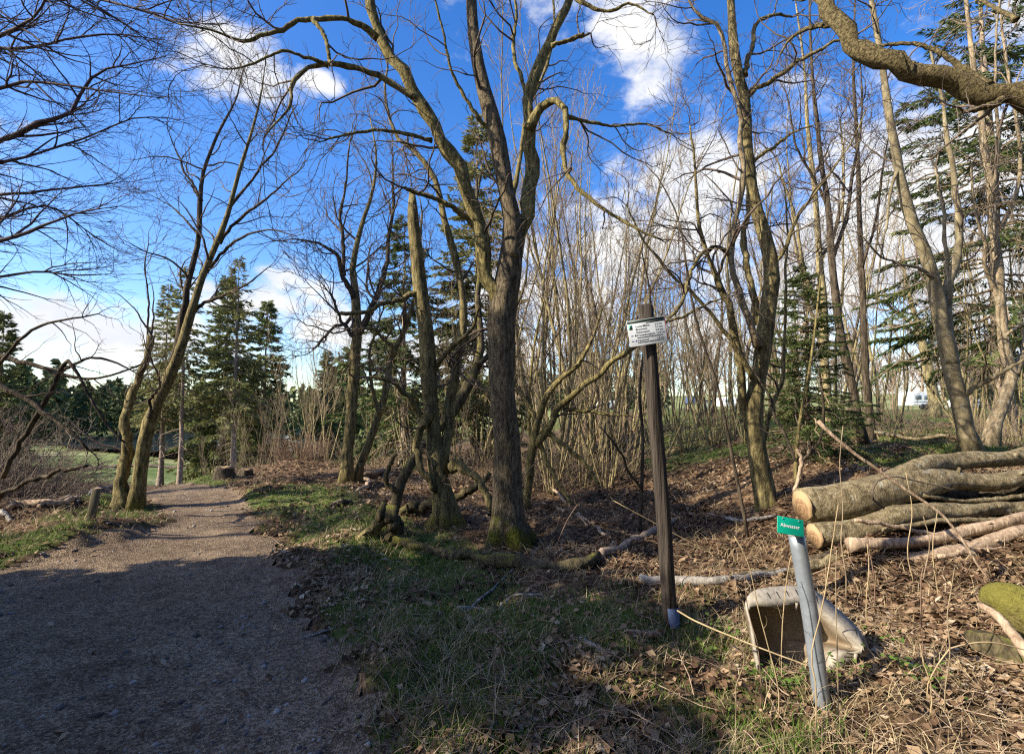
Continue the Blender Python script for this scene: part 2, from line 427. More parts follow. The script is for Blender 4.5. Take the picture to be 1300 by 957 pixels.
def plain(name, col, rough=.6, metal=0.0, spec=.4):
    m, nt, b = mat_base(name, rough, spec); n = NB(nt)
    f = n.noise(n.mapped((1, 1, 1)), 14, 7, .65)
    nt.links.new(n.mix(n.step(f, .35, .75), tuple(c * .82 for c in col), tuple(min(1, c * 1.08) for c in col)), b.inputs['Base Color'])
    b.inputs['Metallic'].default_value = metal; return m
M['plate'] = plain('sign_white', (.70, .74, .76), .45)
M['ink'] = plain('sign_ink', (.02, .03, .06), .6)
M['signgreen'] = plain('sign_green_mark', (.10, .48, .30), .5)
M['signblue'] = plain('sign_blue_mark', (.08, .10, .45), .5)
M['header'] = plain('sign_header', (.035, .055, .045), .5)
M['green'] = plain('plate_green', (.0, .30, .20), .45)
M['white'] = plain('white_paint', (.80, .80, .79), .5)
M['zinc'] = plain('galvanised', (.36, .40, .44), .42, .55)
M['bluepaint'] = plain('faded_blue_paint', (.13, .19, .36), .8)
M['postwood'] = flatmat('post_wood', (.018, .015, .012), (.085, .068, .055), 34, .9, .15, .05, 1.0, .03)
M['stakewood'] = flatmat('stake_wood', (.07, .06, .038), (.19, .16, .105), 24, .9, .2, .08, .5, .01)
M['plastic'] = plain('beige_plastic', (.29, .255, .20), .6)
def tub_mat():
    m, nt, b = mat_base('dirty_shaded_plastic', .6, .3); n = NB(nt); v = n.mapped((1, 1, 1))
    k = n.math('ADD', n.math('MULTIPLY', n.attr('inner_shade'), .75), n.math('MULTIPLY', n.math('SUBTRACT', n.noise(v, 9, 8, .7), .5), 1.3))  # attribute paints the shade inside the tub, noise adds the dirt
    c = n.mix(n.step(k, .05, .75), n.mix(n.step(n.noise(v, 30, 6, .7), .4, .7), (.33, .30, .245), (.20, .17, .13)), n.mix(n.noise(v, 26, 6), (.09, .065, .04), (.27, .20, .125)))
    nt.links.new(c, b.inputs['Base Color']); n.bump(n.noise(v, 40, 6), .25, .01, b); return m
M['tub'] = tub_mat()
M['dark'] = plain('dark_gap', (.02, .018, .016), .8)
M['black'] = plain('black_rubber', (.03, .03, .03), .7)
M['glass'] = plain('window_grey', (.10, .13, .16), .15)
M['caravan'] = plain('caravan_white', (.82, .82, .80), .4)
M['red'] = plain('dull_red', (.22, .05, .04), .6)
def water_mat():
    m, nt, b = mat_base('lake_water', .08, .5); n = NB(nt)
    b.inputs['Base Color'].default_value = (.02, .035, .045, 1)
    n.bump(n.noise(n.mapped((1, .3, 1)), .6, 4), .25, .2, b); return m
M['water'] = water_mat()

# ------------------------------------------------------------------ the setting: ground, path, lake, road
def axis(lo, hi, step, far_lo, far_hi, gr=1.065):
    a = list(np.arange(lo, hi + 1e-6, step))
    s = step; q = a[-1]
    while q < far_hi: s *= gr; q += s; a.append(q)
    s = step; q = a[0]; pre = []
    while q > far_lo: s *= gr; q -= s; pre.append(q)
    return np.array(pre[::-1] + a)
XS = axis(-7.0, 6.5, .075, -3000, 3000, 1.075); YS = axis(1.6, 10, .075, -300, 3000, 1.075)
GX, GY = np.meshgrid(XS, YS); GZ = H(GX, GY)
PMg = path_mask(GX, GY)
def grassmap(x, y):
    """where grass grows: 0..1"""
    r = x / np.maximum(y, 1.0); p = patchy(x, y); q = patchy(x * .6 + 9, y * .6 - 3)
    pr = np.interp(y, RY, RX); pl = np.interp(y, LY, LX)
    verge = 1.12 * np.exp(-((x - pr - .85) / 1.15) ** 2) * ss(13.5, 11, y)
    verge2 = np.exp(-((x - pr - .6) / 1.6) ** 2) * ss(8, 9.5, y) * ss(14, 12, y) * 1.0
    left = 1.25 * np.exp(-(((x - pl + .7) / .9) ** 2)) * ss(3.8, 4.8, y) * ss(11, 9.5, y)
    fg = ss(5.6, 3.4, y) * ss(2.2, 1.2, x) * ss(-1.2, -.2, x) * .78
    back = ss(10, 13, y) * ss(.15, .3, r) * .85
    back2 = ss(7.5, 9, y) * ss(.6, .7, r) * .8
    far = ss(25, 40, y)
    v = np.maximum.reduce([verge, verge2, left, fg, back, back2, far * .9])
    return np.clip(v * (.75 + .28 * p + .2 * q), 0, 1)
gm = grassmap(GX, GY) * (1 - PMg)
med = ss(38, 60, GY)
nx_, ny_ = len(XS), len(YS)
idx = np.arange(nx_ * ny_).reshape(ny_, nx_)
Q = np.stack([idx[:-1, :-1], idx[:-1, 1:], idx[1:, 1:], idx[1:, :-1]], -1).reshape(-1, 4)
V = np.stack([GX, GY, GZ - .03 * (PMg > .5)], -1).reshape(-1, 3)
ob('ground', mesh_np('ground', V, Q, smooth=True, vattr={'grass': gm.ravel(), 'meadow': med.ravel()}), M['ground'], kind='structure')
# path: its own sheet, its edge slips under the verge
sel = (GX > -45) & (GX < 4) & (GY > -8.2) & (GY < 15.8)
qs = (PMg[:-1, :-1] > .12) & sel[:-1, :-1] & (PMg[1:, 1:] > .12)
Vp = np.stack([GX, GY, GZ - .012 + .020 * ss(.12, .55, PMg)], -1).reshape(-1, 3)
Qp = Q[qs.ravel()]; us, inv = np.unique(Qp, return_inverse=True)
ob('path', mesh_np('path', Vp[us], inv.reshape(-1, 4), smooth=True), M['path'], kind='structure')
def sheet(name, pts, mat, dz, n=40, w=None):
    """ribbon along pts (x,y) of width w draped on the ground"""
    c = catmull([(a, b, 0) for a, b in pts], n); t = unit(np.gradient(c, axis=0)); pr = np.stack([-t[:, 1], t[:, 0], t[:, 2] * 0], -1)
    cols = np.linspace(-.5, .5, 5); g = c[:, None, :] + pr[:, None, :] * (cols * w)[None, :, None]
    g[..., 2] = H(g[..., 0], g[..., 1]) + dz
    i = np.arange(n * 5).reshape(n, 5); q = np.stack([i[:-1, :-1], i[:-1, 1:], i[1:, 1:], i[1:, :-1]], -1).reshape(-1, 4)
    return ob(name, mesh_np(name, g.reshape(-1, 3), q, smooth=True), mat, kind='structure')
sheet('field_track', [(-95, 62), (-75, 72), (-63, 82), (-56, 96), (-58, 112), (-62, 130)], M['path'], .12, 60, 3.4)
sheet('road', [(5, 52), (20, 47), (34, 44), (50, 43), (75, 44), (110, 48)], M['path'], .10, 60, 4.0)
def lake():
    a = np.linspace(0, 2 * PI, 72, endpoint=False)
    x = -62 + 62 * np.cos(a) + 5 * np.sin(3 * a); y = 168 + 62 * np.sin(a) + 6 * np.cos(2 * a)
    V = np.stack([x, y, np.full_like(x, -6.55)], -1); V = np.concatenate([V, [[-62, 168, -6.55]]])
    i = np.arange(72); ob('lake', mesh_np('lake', V, None, np.stack([i, (i + 1) % 72, np.full(72, 72)], -1)), M['water'], kind='structure')
lake()

# ------------------------------------------------------------------ bare trees
RS = [1.0]
def limb_world(pts, d, d0=0.0, d1=0.0, K=22):
    n = len(pts); P = []
    for i, q in enumerate(pts):
        u, v, r = q[:3]; dd = d + d0 + (d1 - d0) * i / max(1, n - 1)
        w = px(u, v, dd); P.append((*w, r / F_PX * dd))
    c = catmull(P, K); return c[:, :3], np.maximum(c[:, 3] * RS[0], .0025)

def bare_tree(name, label, cat, limbs, d, trunk_mat, limb_mat, twig_mat, levels, seed, group=None, base=True, trunk_lo=.55,
              tsides=22, flare=.5, K=22, lump=.22, rs=.75, kink=.5):
    """limbs: list of (points in the picture, depth drift start, depth drift end); the first one is the trunk"""
    g = np.random.default_rng(seed); RS[0] = rs
    root0 = limb_world(limbs[0][0], d, *limbs[0][1:3], K=K)[0][0].copy()
    if base: root0[2] = gz(root0[0], root0[1])
    t = thing(name, label, cat, root0, group)
    Ps = []; Rs = []; los = []
    for i, lb in enumerate(limbs):
        pts, a, b = lb[:3]
        P, R = limb_world(pts, d, a, b, K)
        if i > 0:
            nb = g.normal(size=(K, 3)) * R[:, None] * .35; nb[:2] = 0; P = P + nb * .6
            kn = np.arange(0, K + 2, 3); kk = g.normal(size=(len(kn), 3)); kk[0] = 0
            P = P + np.stack([np.interp(np.arange(K), kn, kk[:, c]) for c in range(3)], -1) * R[:, None] * kink
            sp = np.concatenate([[0], np.cumsum(np.linalg.norm(np.diff(P, axis=0), axis=1))]); R = R * (1 + .45 * np.exp(-sp / (R[0] * 2.2))) * (1 + .07 * g.normal(size=K))
        if i == 0:
            kn = np.arange(0, K + 3, 4); kk = g.normal(size=(len(kn), 3)); kk[:2] = 0
            P = P + np.stack([np.interp(np.arange(K), kn, kk[:, c]) for c in range(3)], -1) * R[:, None] * .2
        if i == 0 and base:
            P[0, 2] = min(P[0, 2], root0[2]) - .12
        Ps.append(P); Rs.append(R); los.append(trunk_lo if i == 0 else .12)
    Ps = np.array(Ps); Rs = np.array(Rs)
    for i in range(len(limbs)):
        big = Rs[i].max() > .03
        v, q, tr, h = tubes(Ps[i:i + 1] - root0, Rs[i:i + 1], tsides if i == 0 else (12 if big else 7), lump=lump if big else .1,
                            flare=flare if (i == 0 and base) or (len(limbs[i]) > 3 and limbs[i][3] == 'root') else 0, seed=seed + i, cap=True)
        nm = 'trunk' if i == 0 else 'limb'
        mm = trunk_mat if i == 0 or (len(limbs[i]) > 3 and limbs[i][3] == 'root') else limb_mat
        if len(limbs[i]) > 4: mm = limbs[i][4]
        ob(nm, mesh_np(nm, v, q, tr, smooth=True, vattr={'hgt': h if i == 0 else h + 2}), mm, t)
    ch = []; P, R, lo = Ps, Rs, np.array(los)
    for li, (dens, length, ang, Kk, up, wig, rr, rmin, flat) in enumerate(levels):
        P, R = grow(g, P, R, dens, lo, 1.0, length, ang, Kk, up, wig, rr, rmin, flat)
        if len(P) == 0: break
        v, q, _, _ = tubes(P - root0, R, 5 if li == 0 else 3); ch.append((v, q)); lo = .15
    if ch:
        v, q = join(ch); ob('twigs', mesh_np('twigs', v, q, smooth=True), twig_mat, t, kind='stuff')
    RS[0] = 1.0
    return t

def lev(l1, l2, l3, d1=3.0, d2=4.0, d3=5.0, up=.06, r3=.0032, flat=.0, a1=52, wig=.2):
    return [(d1 * 1.35, l1, a1, 9, up, wig, .55, .0055, flat), (d2 * 1.25, l2, 45, 6, up, wig, .6, .0042, flat), (d3 * .95, l3, 42, 4, up, wig * .9, .7, r3, flat)]

def base_depth(u, v): return float(gp(u, v)[1])

# --- big central tree
d = base_depth(645, 690)
bare_tree('forked_tree', 'thickest tree in the middle of the photo, furrowed brown trunk forking into mossy limbs', 'tree', [
    ([(645, 694, 31), (643, 645, 27), (640, 570, 25), (641, 480, 25), (643, 400, 25), (646, 345, 23), (645, 300, 20), (640, 250, 17), (634, 200, 17), (625, 150, 15), (612, 100, 13), (602, 50, 12), (598, 0, 11), (596, -70, 9), (604, -170, 6), (600, -260, 3)], 0, 0),
    ([(643, 415, 12), (624, 350, 15), (613, 305, 15), (597, 260, 14), (578, 208, 14), (555, 165, 12.5), (530, 125, 12), (505, 85, 11), (482, 50, 10), (471, 18, 9.5), (470, -40, 8), (480, -130, 5), (478, -220, 3)], 0, -.5),
    ([(648, 330, 15), (662, 275, 15), (674, 225, 14), (672, 170, 12.5), (676, 120, 11), (692, 75, 10), (712, 25, 9), (726, -5, 8), (745, -60, 6), (775, -140, 3.5)], 0, .6),
    ([(672, 166, 8), (683, 138, 8.5), (700, 126, 7.5), (714, 132, 6.5), (720, 155, 6), (716, 195, 5.5), (724, 226, 5), (748, 252, 4), (790, 280, 3), (840, 305, 1.8)], .15, -.6),
    ([(719, 148, 4), (745, 155, 3.2), (780, 160, 2.6), (820, 158, 2), (852, 170, 1.4)], 0, .5),
    ([(530, 126, 6), (492, 102, 5.8), (455, 88, 5.4), (418, 83, 5), (388, 90, 4.4), (372, 108, 4), (369, 135, 3), (350, 156, 2), (335, 175, 1.4)], -.4, -1.2),
    ([(418, 84, 4), (390, 72, 3.6), (358, 66, 3), (322, 80, 2.3), (292, 88, 1.6), (262, 82, 1)], -.9, -1.4),
    ([(480, 48, 6), (448, 28, 5.4), (400, 23, 5), (352, 38, 4.2), (310, 52, 3.2), (272, 40, 2.2), (225, 30, 1.5)], -.5, -1.3),
    ([(398, 24, 4), (412, 50, 4), (420, 82, 3.5)], -.8, -.95),
    ([(548, 178, 4), (520, 171, 3.6), (480, 166, 3), (445, 170, 2.6), (418, 176, 2)], -.2, -.9),
    ([(606, 290, 6), (572, 262, 5), (545, 250, 4.6), (520, 243, 3.6), (512, 238, 2.5)], 0, -.5),
    ([(672, 140, 4.5), (660, 95, 4), (652, 55, 3.4), (655, 10, 2.6), (640, -50, 2)], .2, .6),
    ([(700, 58, 4), (740, 45, 3.5), (722, 52, 3.2), (748, 42, 2.4)], .2, .2),
    ([(630, 170, 4), (608, 150, 4), (588, 120, 3.6), (572, 85, 3), (560, 30, 2.2), (545, -30, 1.4)], 0, -.5),
    ([(726, -5, 4), (748, 8, 4), (775, 15, 3), (800, 5, 2.2), (830, 20, 1.4)], .4, .2),
    ([(642, 330, 7), (652, 250, 6), (657, 220, 4.5), (668, 150, 3.5), (700, 60, 2.6), (702, -40, 1.8)], .25, 1.0),
], d, M['bark_oak'], M['bark_limb'], M['twig'], lev(1.15, .62, .32, 1.7, 3.2, 4.2, .03, .0030, .0, 58, .24), 3, rs=0.66, trunk_lo=.55, K=30, tsides=36, flare=.85, kink=.3)

# --- dark broken tree left of it
d = base_depth(564, 668)
bare_tree('broken_tree', 'dark tree with snapped-off top just left of the thickest trunk', 'tree', [
    ([(564, 670, 23), (561, 635, 18), (556, 600, 15), (551, 550, 14), (548, 500, 14), (545, 450, 13.5), (540, 400, 13), (533, 350, 12), (528, 300, 11), (525, 268, 9.5), (523, 243, 5)], 0, 0),
    ([(560, 600, 10), (566, 560, 9), (576, 490, 8.5), (586, 425, 8), (589, 385, 7), (578, 330, 6.5), (566, 285, 6), (548, 222, 5), (521, 190, 4), (500, 168, 3), (488, 120, 2.4), (492, 85, 1.6)], 0, .5),
    ([(572, 592, 8), (590, 590, 7.5), (606, 606, 7), (618, 630, 6.5), (628, 652, 6)], 0, -.4),
    ([(548, 520, 8), (535, 560, 7), (540, 590, 6), (548, 620, 6)], -.1, -.2),
    ([(540, 375, 6), (515, 376, 5), (490, 384, 4), (470, 394, 4), (434, 398, 3.5)], 0, -.5),
    ([(552, 545, 6), (530, 520, 5), (512, 495, 4), (500, 488, 3), (470, 478, 2)], 0, -.6),
    ([(547, 470, 5), (575, 440, 4), (600, 415, 3), (610, 390, 2)], 0, -.5),
], d, M['bark_mossy'], M['bark_mossy'], M['twig'], lev(.9, .5, .28, 2.6, 4.0, 4.2, .03, .0032, .0, 60, .28), 17, rs=0.72, trunk_lo=.3, flare=.75)

# --- leaning mossy tree behind the dark one
d = base_depth(500, 655)
bare_tree('leaning_tree', 'thin leaning tree thick with moss that passes behind the snapped dark tree', 'tree', [
    ([(497, 664, 10), (501, 640, 9), (509, 612, 8.5), (522, 586, 8.5), (545, 555, 8), (572, 528, 9), (590, 495, 9), (603, 470, 8), (610, 430, 6), (606, 380, 5), (610, 330, 4), (604, 270, 3), (612, 210, 2)], 0, 1.6),
    ([(504, 625, 4), (492, 610, 4), (494, 590, 3.4), (505, 575, 2.6)], 0, -.2),
    ([(604, 465, 5), (630, 440, 4), (650, 400, 3), (668, 350, 2), (672, 300, 1.4)], .9, 1.8),
], d, M['bark_moss2'], M['bark_moss2'], M['twig'], lev(.9, .5, .28, 2.0, 3.4, 4, .03, .0035), 23, rs=0.72, trunk_lo=.4, flare=.25)

# --- pair beyond the bend of the path
d = base_depth(440, 612)
bare_tree('verge_tree', 'upright bare tree on the sunlit verge with crown fanning to the left of the spruce', 'tree', [
    ([(439, 615, 14), (441, 580, 10.5), (446, 520, 10), (450, 460, 9.5), (452, 410, 8.5), (451, 375, 7.5), (448, 345, 6), (453, 310, 5), (463, 275, 4), (474, 240, 3), (478, 195, 2), (470, 150, 1)], 0, 0),
    ([(452, 425, 6.5), (468, 405, 6), (480, 375, 5.4), (488, 340, 4.6), (495, 300, 3.6), (500, 250, 2.6), (498, 200, 1.6)], 0, .6),
    ([(450, 378, 5), (436, 352, 4.4), (428, 325, 3.6), (410, 312, 2.8), (390, 306, 2), (368, 304, 1.2)], 0, -.6),
    ([(436, 350, 4), (436, 310, 3.4), (432, 270, 2.8), (440, 220, 2), (444, 180, 1.2)], 0, .4),
    ([(451, 395, 3.5), (435, 410, 3), (428, 395, 2.6), (420, 372, 2)], 0, -.4),
    ([(452, 430, 4), (432, 412, 3.4), (415, 425, 2.6), (402, 440, 2)], 0, -.5),
], d, M['bark_mossy'], M['bark_dark'], M['twig'], lev(1.7, .95, .5, 2.2, 2.8, 3.4, .07, .0055), 31, rs=0.68, trunk_lo=.45, flare=.3)
bare_tree('verge_tree', 'slanting mossy tree growing close beside the upright one on the sunlit verge', 'tree', [
    ([(453, 608, 9), (462, 578, 7.5), (478, 535, 7), (490, 495, 6.5), (497, 455, 6), (515, 415, 5), (528, 370, 4), (532, 320, 3), (536, 270, 2)], .2, .6),
    ([(482, 525, 4), (472, 490, 3.4), (470, 450, 2.8), (480, 410, 2)], .3, 0),
    ([(500, 450, 4), (488, 430, 3.4), (470, 418, 3), (448, 420, 2)], .3, -.4),
], d, M['bark_mossy'], M['bark_mossy'], M['twig'], lev(1.5, .9, .5, 2.2, 3, 3.4, .05, .0055), 33, rs=0.66, trunk_lo=.4, flare=.2)

# --- twin-stemmed tree left of the path
d = base_depth(166, 645)
bare_tree('twin_stem_tree', 'twin-stemmed tree left of the path, one stem a sawn stub, the other leaning right', 'tree', [
    ([(172, 648, 17), (177, 610, 15), (183, 565, 14), (193, 525, 13.5), (210, 488, 12.5), (228, 448, 11), (243, 400, 9), (258, 352, 7.5), (275, 312, 6.5), (290, 270, 5.4), (302, 222, 4.4), (318, 172, 3.2), (330, 125, 2.2), (336, 85, 1.2)], 0, -.3),
    ([(158, 647, 14), (160, 605, 12), (162, 560, 11), (166, 515, 9.5), (177, 478, 8.5), (188, 448, 7.5), (193, 425, 7)], 0, .1, 'root'),
    ([(222, 462, 8.5), (228, 412, 8), (240, 362, 7), (251, 305, 6), (256, 252, 5), (263, 205, 4), (278, 168, 3), (300, 128, 2), (310, 90, 1.2)], 0, .4),
    ([(244, 397, 4), (262, 384, 3.6), (285, 375, 3), (312, 362, 2), (340, 340, 1.2)], 0, -.5),
    ([(190, 530, 4), (193, 505, 3.4), (204, 492, 3)], -.2, -.4),
    ([(180, 472, 3), (186, 455, 2.6), (187, 420, 2.2), (190, 385, 2), (184, 345, 1.6), (188, 310, 1)], 0, .3),
    ([(262, 345, 4), (285, 318, 3.4), (312, 300, 2.6), (345, 292, 1.8), (375, 300, 1.2)], 0, -.6),
    ([(278, 308, 4), (298, 285, 3.6), (325, 262, 3), (352, 240, 2.2), (380, 215, 1.4)], 0, -.5),
    ([(292, 262, 3.6), (322, 225, 3), (352, 185, 2.2), (372, 140, 1.4)], 0, .3),
    ([(256, 255, 3.2), (240, 225, 2.6), (225, 195, 2), (215, 170, 1.2)], 0, .3),
    ([(252, 300, 3), (236, 280, 2.4), (218, 262, 1.6), (205, 255, 1)], 0, .3),
], d, M['bark_mossy'], M['bark_dark'], M['twig'], lev(1.25, .65, .36, 2.2, 3.0, 3.4, .05, .0034), 41, rs=0.54, trunk_lo=.5, flare=.4)

# --- tree out of the picture on the left: only its long fine branches reach in
d = 9.0
def offleft():
    gzz = gz(-12.6, 9.0)
    vb = CV  # trunk pixels follow from the ground height
    q = px(-260, 500, d); k = (q[2] - gzz); vbase = 500 + k / d * F_PX
    fr = lambda v: (-262, v, 9)
    bare_tree('overhanging_beech', 'bare beech whose long fine branches reach in from beyond the left edge', 'tree', [
        ([(-262, vbase, 26), (-262, 480, 20), (-260, 330, 18), (-255, 200, 15), (-250, 60, 12), (-235, -80, 8), (-230, -200, 4)], 0, 0),
        ([(-258, 290, 8), (-150, 232, 7), (-60, 205, 6.5), (0, 178, 6), (55, 152, 5.5), (85, 148, 4.6), (102, 118, 4), (124, 92, 3), (165, 82, 2), (208, 72, 1)], 0, .2),
        ([(-260, 360, 7), (-120, 330, 6), (0, 305, 5), (36, 292, 4), (70, 280, 3), (110, 268, 2), (152, 262, 1)], 0, -.3),
        ([(-258, 300, 7), (-120, 262, 5), (0, 248, 4), (50, 243, 3.4), (95, 240, 2.6), (150, 232, 1.2)], 0, .6),
        ([(-255, 220, 7), (-120, 150, 5), (0, 113, 4.6), (40, 104, 3.6), (90, 110, 2.8), (150, 118, 2), (205, 125, 1)], 0, -.4),
        ([(-255, 200, 7), (-120, 100, 6), (0, 45, 5), (25, 32, 4), (50, 12, 3), (70, -30, 2)], 0, -.6),
        ([(-262, 420, 6), (-120, 372, 5), (0, 352, 3.6), (45, 346, 2.8), (95, 350, 2), (140, 348, 1)], 0, .4),
        ([(-250, 60, 6), (-100, 0, 5), (40, -15, 4), (110, -5, 3.4), (180, 14, 2.6), (232, 30, 1.8), (275, 30, 1)], 0, -1.2),
        ([(-258, 320, 6), (-120, 230, 5), (-20, 210, 4), (50, 195, 3), (110, 175, 2.4), (170, 150, 1.6), (215, 150, 1)], 0, .8),
        ([(-256, 170, 6), (-120, 60, 5), (20, 62, 4), (90, 50, 3), (150, 45, 2), (200, 50, 1)], 0, .8),
        ([(-260, 400, 6), (-120, 310, 5), (-10, 280, 3), (60, 262, 2.4), (120, 300, 1.6)], 0, 1.0),
    ], d, M['bark_smooth'], M['twig_left'], M['twig_left'], [(4.6, 1.35, 40, 9, .0, .12, .8, .0052, .5), (5.6, .8, 36, 6, .02, .15, .7, .0040, .4), (4.0, .42, 36, 4, .03, .18, .7, .0031, .3)], 53, rs=.5, trunk_lo=.97, flare=.3)
offleft()

# --- large multi-stemmed tree right of the signpost
d = base_depth(975, 645)
bare_tree('many_stemmed_tree', 'mossy many-stemmed tree standing between the signpost and the young spruce', 'tree', [
    ([(984, 662, 24), (972, 622, 20), (960, 575, 19), (956, 530, 18), (961, 480, 17), (968, 430, 17), (973, 380, 16), (975, 342, 15), (969, 308, 13), (958, 270, 12), (950, 232, 12), (947, 180, 12), (944, 130, 11.5), (935, 88, 10), (930, 45, 9), (927, -10, 7.5), (925, -90, 5), (930, -180, 2.5)], 0, 0),
    ([(954, 545, 9), (945, 500, 8.5), (936, 452, 8), (926, 405, 7.5), (916, 372, 7), (903, 335, 5), (890, 290, 4), (884, 230, 3), (876, 160, 2)], 0, -.6),
    ([(962, 440, 7), (946, 398, 7), (934, 345, 6.5), (933, 300, 6), (938, 245, 5.6), (938, 190, 5.2), (937, 140, 4.8), (922, 95, 4.5), (915, 40, 4), (905, 28, 4), (888, 18, 3.4), (872, -6, 2.5), (850, -60, 1.5)], -.15, -.5, '', M['bark_pale']),
    ([(964, 412, 8), (952, 370, 7.5), (946, 320, 6.5), (949, 270, 5), (955, 220, 4)], .1, .5),
    ([(950, 122, 5.5), (972, 106, 5), (1000, 86, 4.6), (1030, 68, 4), (1058, 54, 3), (1085, 45, 2)], 0, -.6),
    ([(956, 480, 5.5), (926, 432, 4.6), (902, 398, 4), (868, 362, 3.6), (836, 330, 3), (812, 296, 2.2), (796, 262, 1.4)], -.2, -.9),
    ([(928, 325, 4), (905, 312, 3.6), (884, 332, 3.8), (870, 368, 4), (860, 392, 4), (846, 408, 3.4), (836, 414, 2.4)], -.2, -1.2),
    ([(850, 407, 3), (876, 398, 3), (900, 385, 2.4), (920, 378, 1.8)], -1.1, -.9),
    ([(945, 96, 5), (955, 60, 4.5), (960, 30, 4.2), (985, 20, 3.2), (1005, 22, 2)], 0, .3),
    ([(950, 210, 4), (985, 185, 3.4), (1002, 170, 2.6), (1030, 160, 1.6)], 0, -.4),
    ([(972, 350, 5), (995, 320, 4), (1010, 280, 3.4), (1040, 240, 2.6), (1075, 190, 1.8), (1100, 140, 1)], 0, -.6),
    ([(960, 600, 6), (975, 540, 5), (990, 480, 4), (996, 420, 3), (1000, 330, 2.4), (996, 240, 1.6)], .2, .8),
], d, M['bark_mossy'], M['bark_mossy'], M['twig'], lev(1.35, .75, .4, 1.9, 3.2, 3.8, .03, .0036, 0, 56, .24), 61, rs=0.6, trunk_lo=.35, K=30, tsides=24, flare=.35)

# --- slim dark stems by the young spruce
d = 11.0
def fixbase(u, r, d):
    """picture row at which the ground lies at depth d below column u"""
    z = gz((u - CU) / F_PX * d, d); q = px(u, 540, d); return (u, 540 + (q[2] - z) / d * F_PX, r)
bare_tree('slim_tree', 'slim dark tree right of the young spruce, curving to the left as it rises', 'tree', [
    ([fixbase(1098, 9, d), (1090, 540, 8), (1081, 485, 7.5), (1068, 430, 7.5), (1060, 380, 7), (1055, 320, 6), (1049, 250, 5), (1040, 180, 4), (1032, 100, 3), (1028, 10, 2), (1030, -80, 1)], 0, 0),
    ([(1056, 330, 4), (1075, 280, 3.4), (1082, 220, 2.6), (1095, 150, 2), (1092, 80, 1.2)], 0, .5),
    ([(1050, 260, 3), (1030, 220, 2.4), (1010, 180, 2), (1000, 120, 1.2)], 0, -.5),
], d, M['bark_dark'], M['bark_dark'], M['twig'], lev(1.2, .7, .4, 2.4, 3, 3.4, .06, .0046), 71, rs=0.66, trunk_lo=.4, flare=.2)
bare_tree('slim_tree', 'straightest of the slim trees behind the sawn ends of the logs', 'tree', [
    ([fixbase(1108, 6.5, d + .6), (1100, 480, 6), (1096, 400, 5.6), (1092, 300, 4.6), (1089, 200, 3.6), (1084, 100, 2.6), (1086, 0, 1.6)], .6, .6),
    ([(1094, 340, 3), (1110, 290, 2.6), (1118, 230, 2), (1130, 160, 1.2)], .6, .2),
], d, M['bark_dark'], M['bark_dark'], M['twig'], lev(1.2, .7, .4, 2.4, 3, 3.4, .08, .0046), 72, rs=0.66, trunk_lo=.35, flare=.2)
bare_tree('slim_tree', 'lichen-pale slim tree rising out of the young spruce', 'tree', [
    ([fixbase(1052, 10, d + 1.2), (1049, 500, 8.5), (1046, 430, 8), (1043, 370, 7.4), (1038, 310, 6), (1034, 250, 5), (1026, 170, 4), (1022, 90, 2.6), (1010, 0, 1.4)], 1.2, 1.2),
    ([(1044, 400, 4), (1020, 340, 3.4), (1010, 280, 2.6), (985, 200, 1.6)], 1.2, .6),
    ([(1040, 330, 4), (1062, 290, 3.4), (1072, 230, 2.6), (1066, 150, 1.6)], 1.2, 1.6),
], d, M['bark_grove'], M['bark_grove'], M['twig'], lev(1.2, .7, .4, 2.4, 3, 3.4, .08, .0046), 73, rs=0.62, trunk_lo=.35, flare=.2)

# --- smooth leaning trunk behind the logs
d = 9.2
bare_tree('smooth_tree', 'smooth grey-brown trunk behind the log pile, leaning left and forking halfway', 'tree', [
    ([fixbase(1236, 16, d), (1229, 560, 14.5), (1216, 500, 14), (1204, 450, 13.5), (1193, 400, 12), (1183, 345, 11), (1161, 292, 10), (1146, 240, 8.5), (1136, 190, 7.5), (1127, 140, 6.5), (1120, 90, 5.6), (1112, 40, 5), (1105, -5, 4), (1096, -80, 2.5)], 0, 0),
    ([(1207, 462, 8.5), (1204, 402, 8), (1206, 360, 7.4), (1217, 328, 6.6), (1219, 290, 6), (1212, 240, 5), (1202, 190, 4), (1196, 130, 3), (1180, 60, 2)], 0, .5),
    ([(1206, 366, 4), (1200, 320, 3.4), (1196, 270, 3), (1188, 210, 2)], .2, .6),
    ([(1218, 505, 4.5), (1240, 490, 4), (1268, 475, 3.4), (1300, 455, 2.4), (1320, 440, 1.6)], 0, -.8),
    ([(1186, 355, 3.6), (1165, 340, 3), (1140, 335, 2.4), (1115, 322, 1.8), (1095, 300, 1)], 0, -.5),
    ([(1140, 215, 3), (1128, 260, 2.4), (1120, 320, 1.8), (1112, 380, 1)], 0, -.3),
], d, M['bark_smooth'], M['bark_smooth'], M['twig'], lev(1.2, .65, .36, 2.0, 3, 3.6, .02, .0038), 81, rs=0.68, trunk_lo=.45, flare=.25)
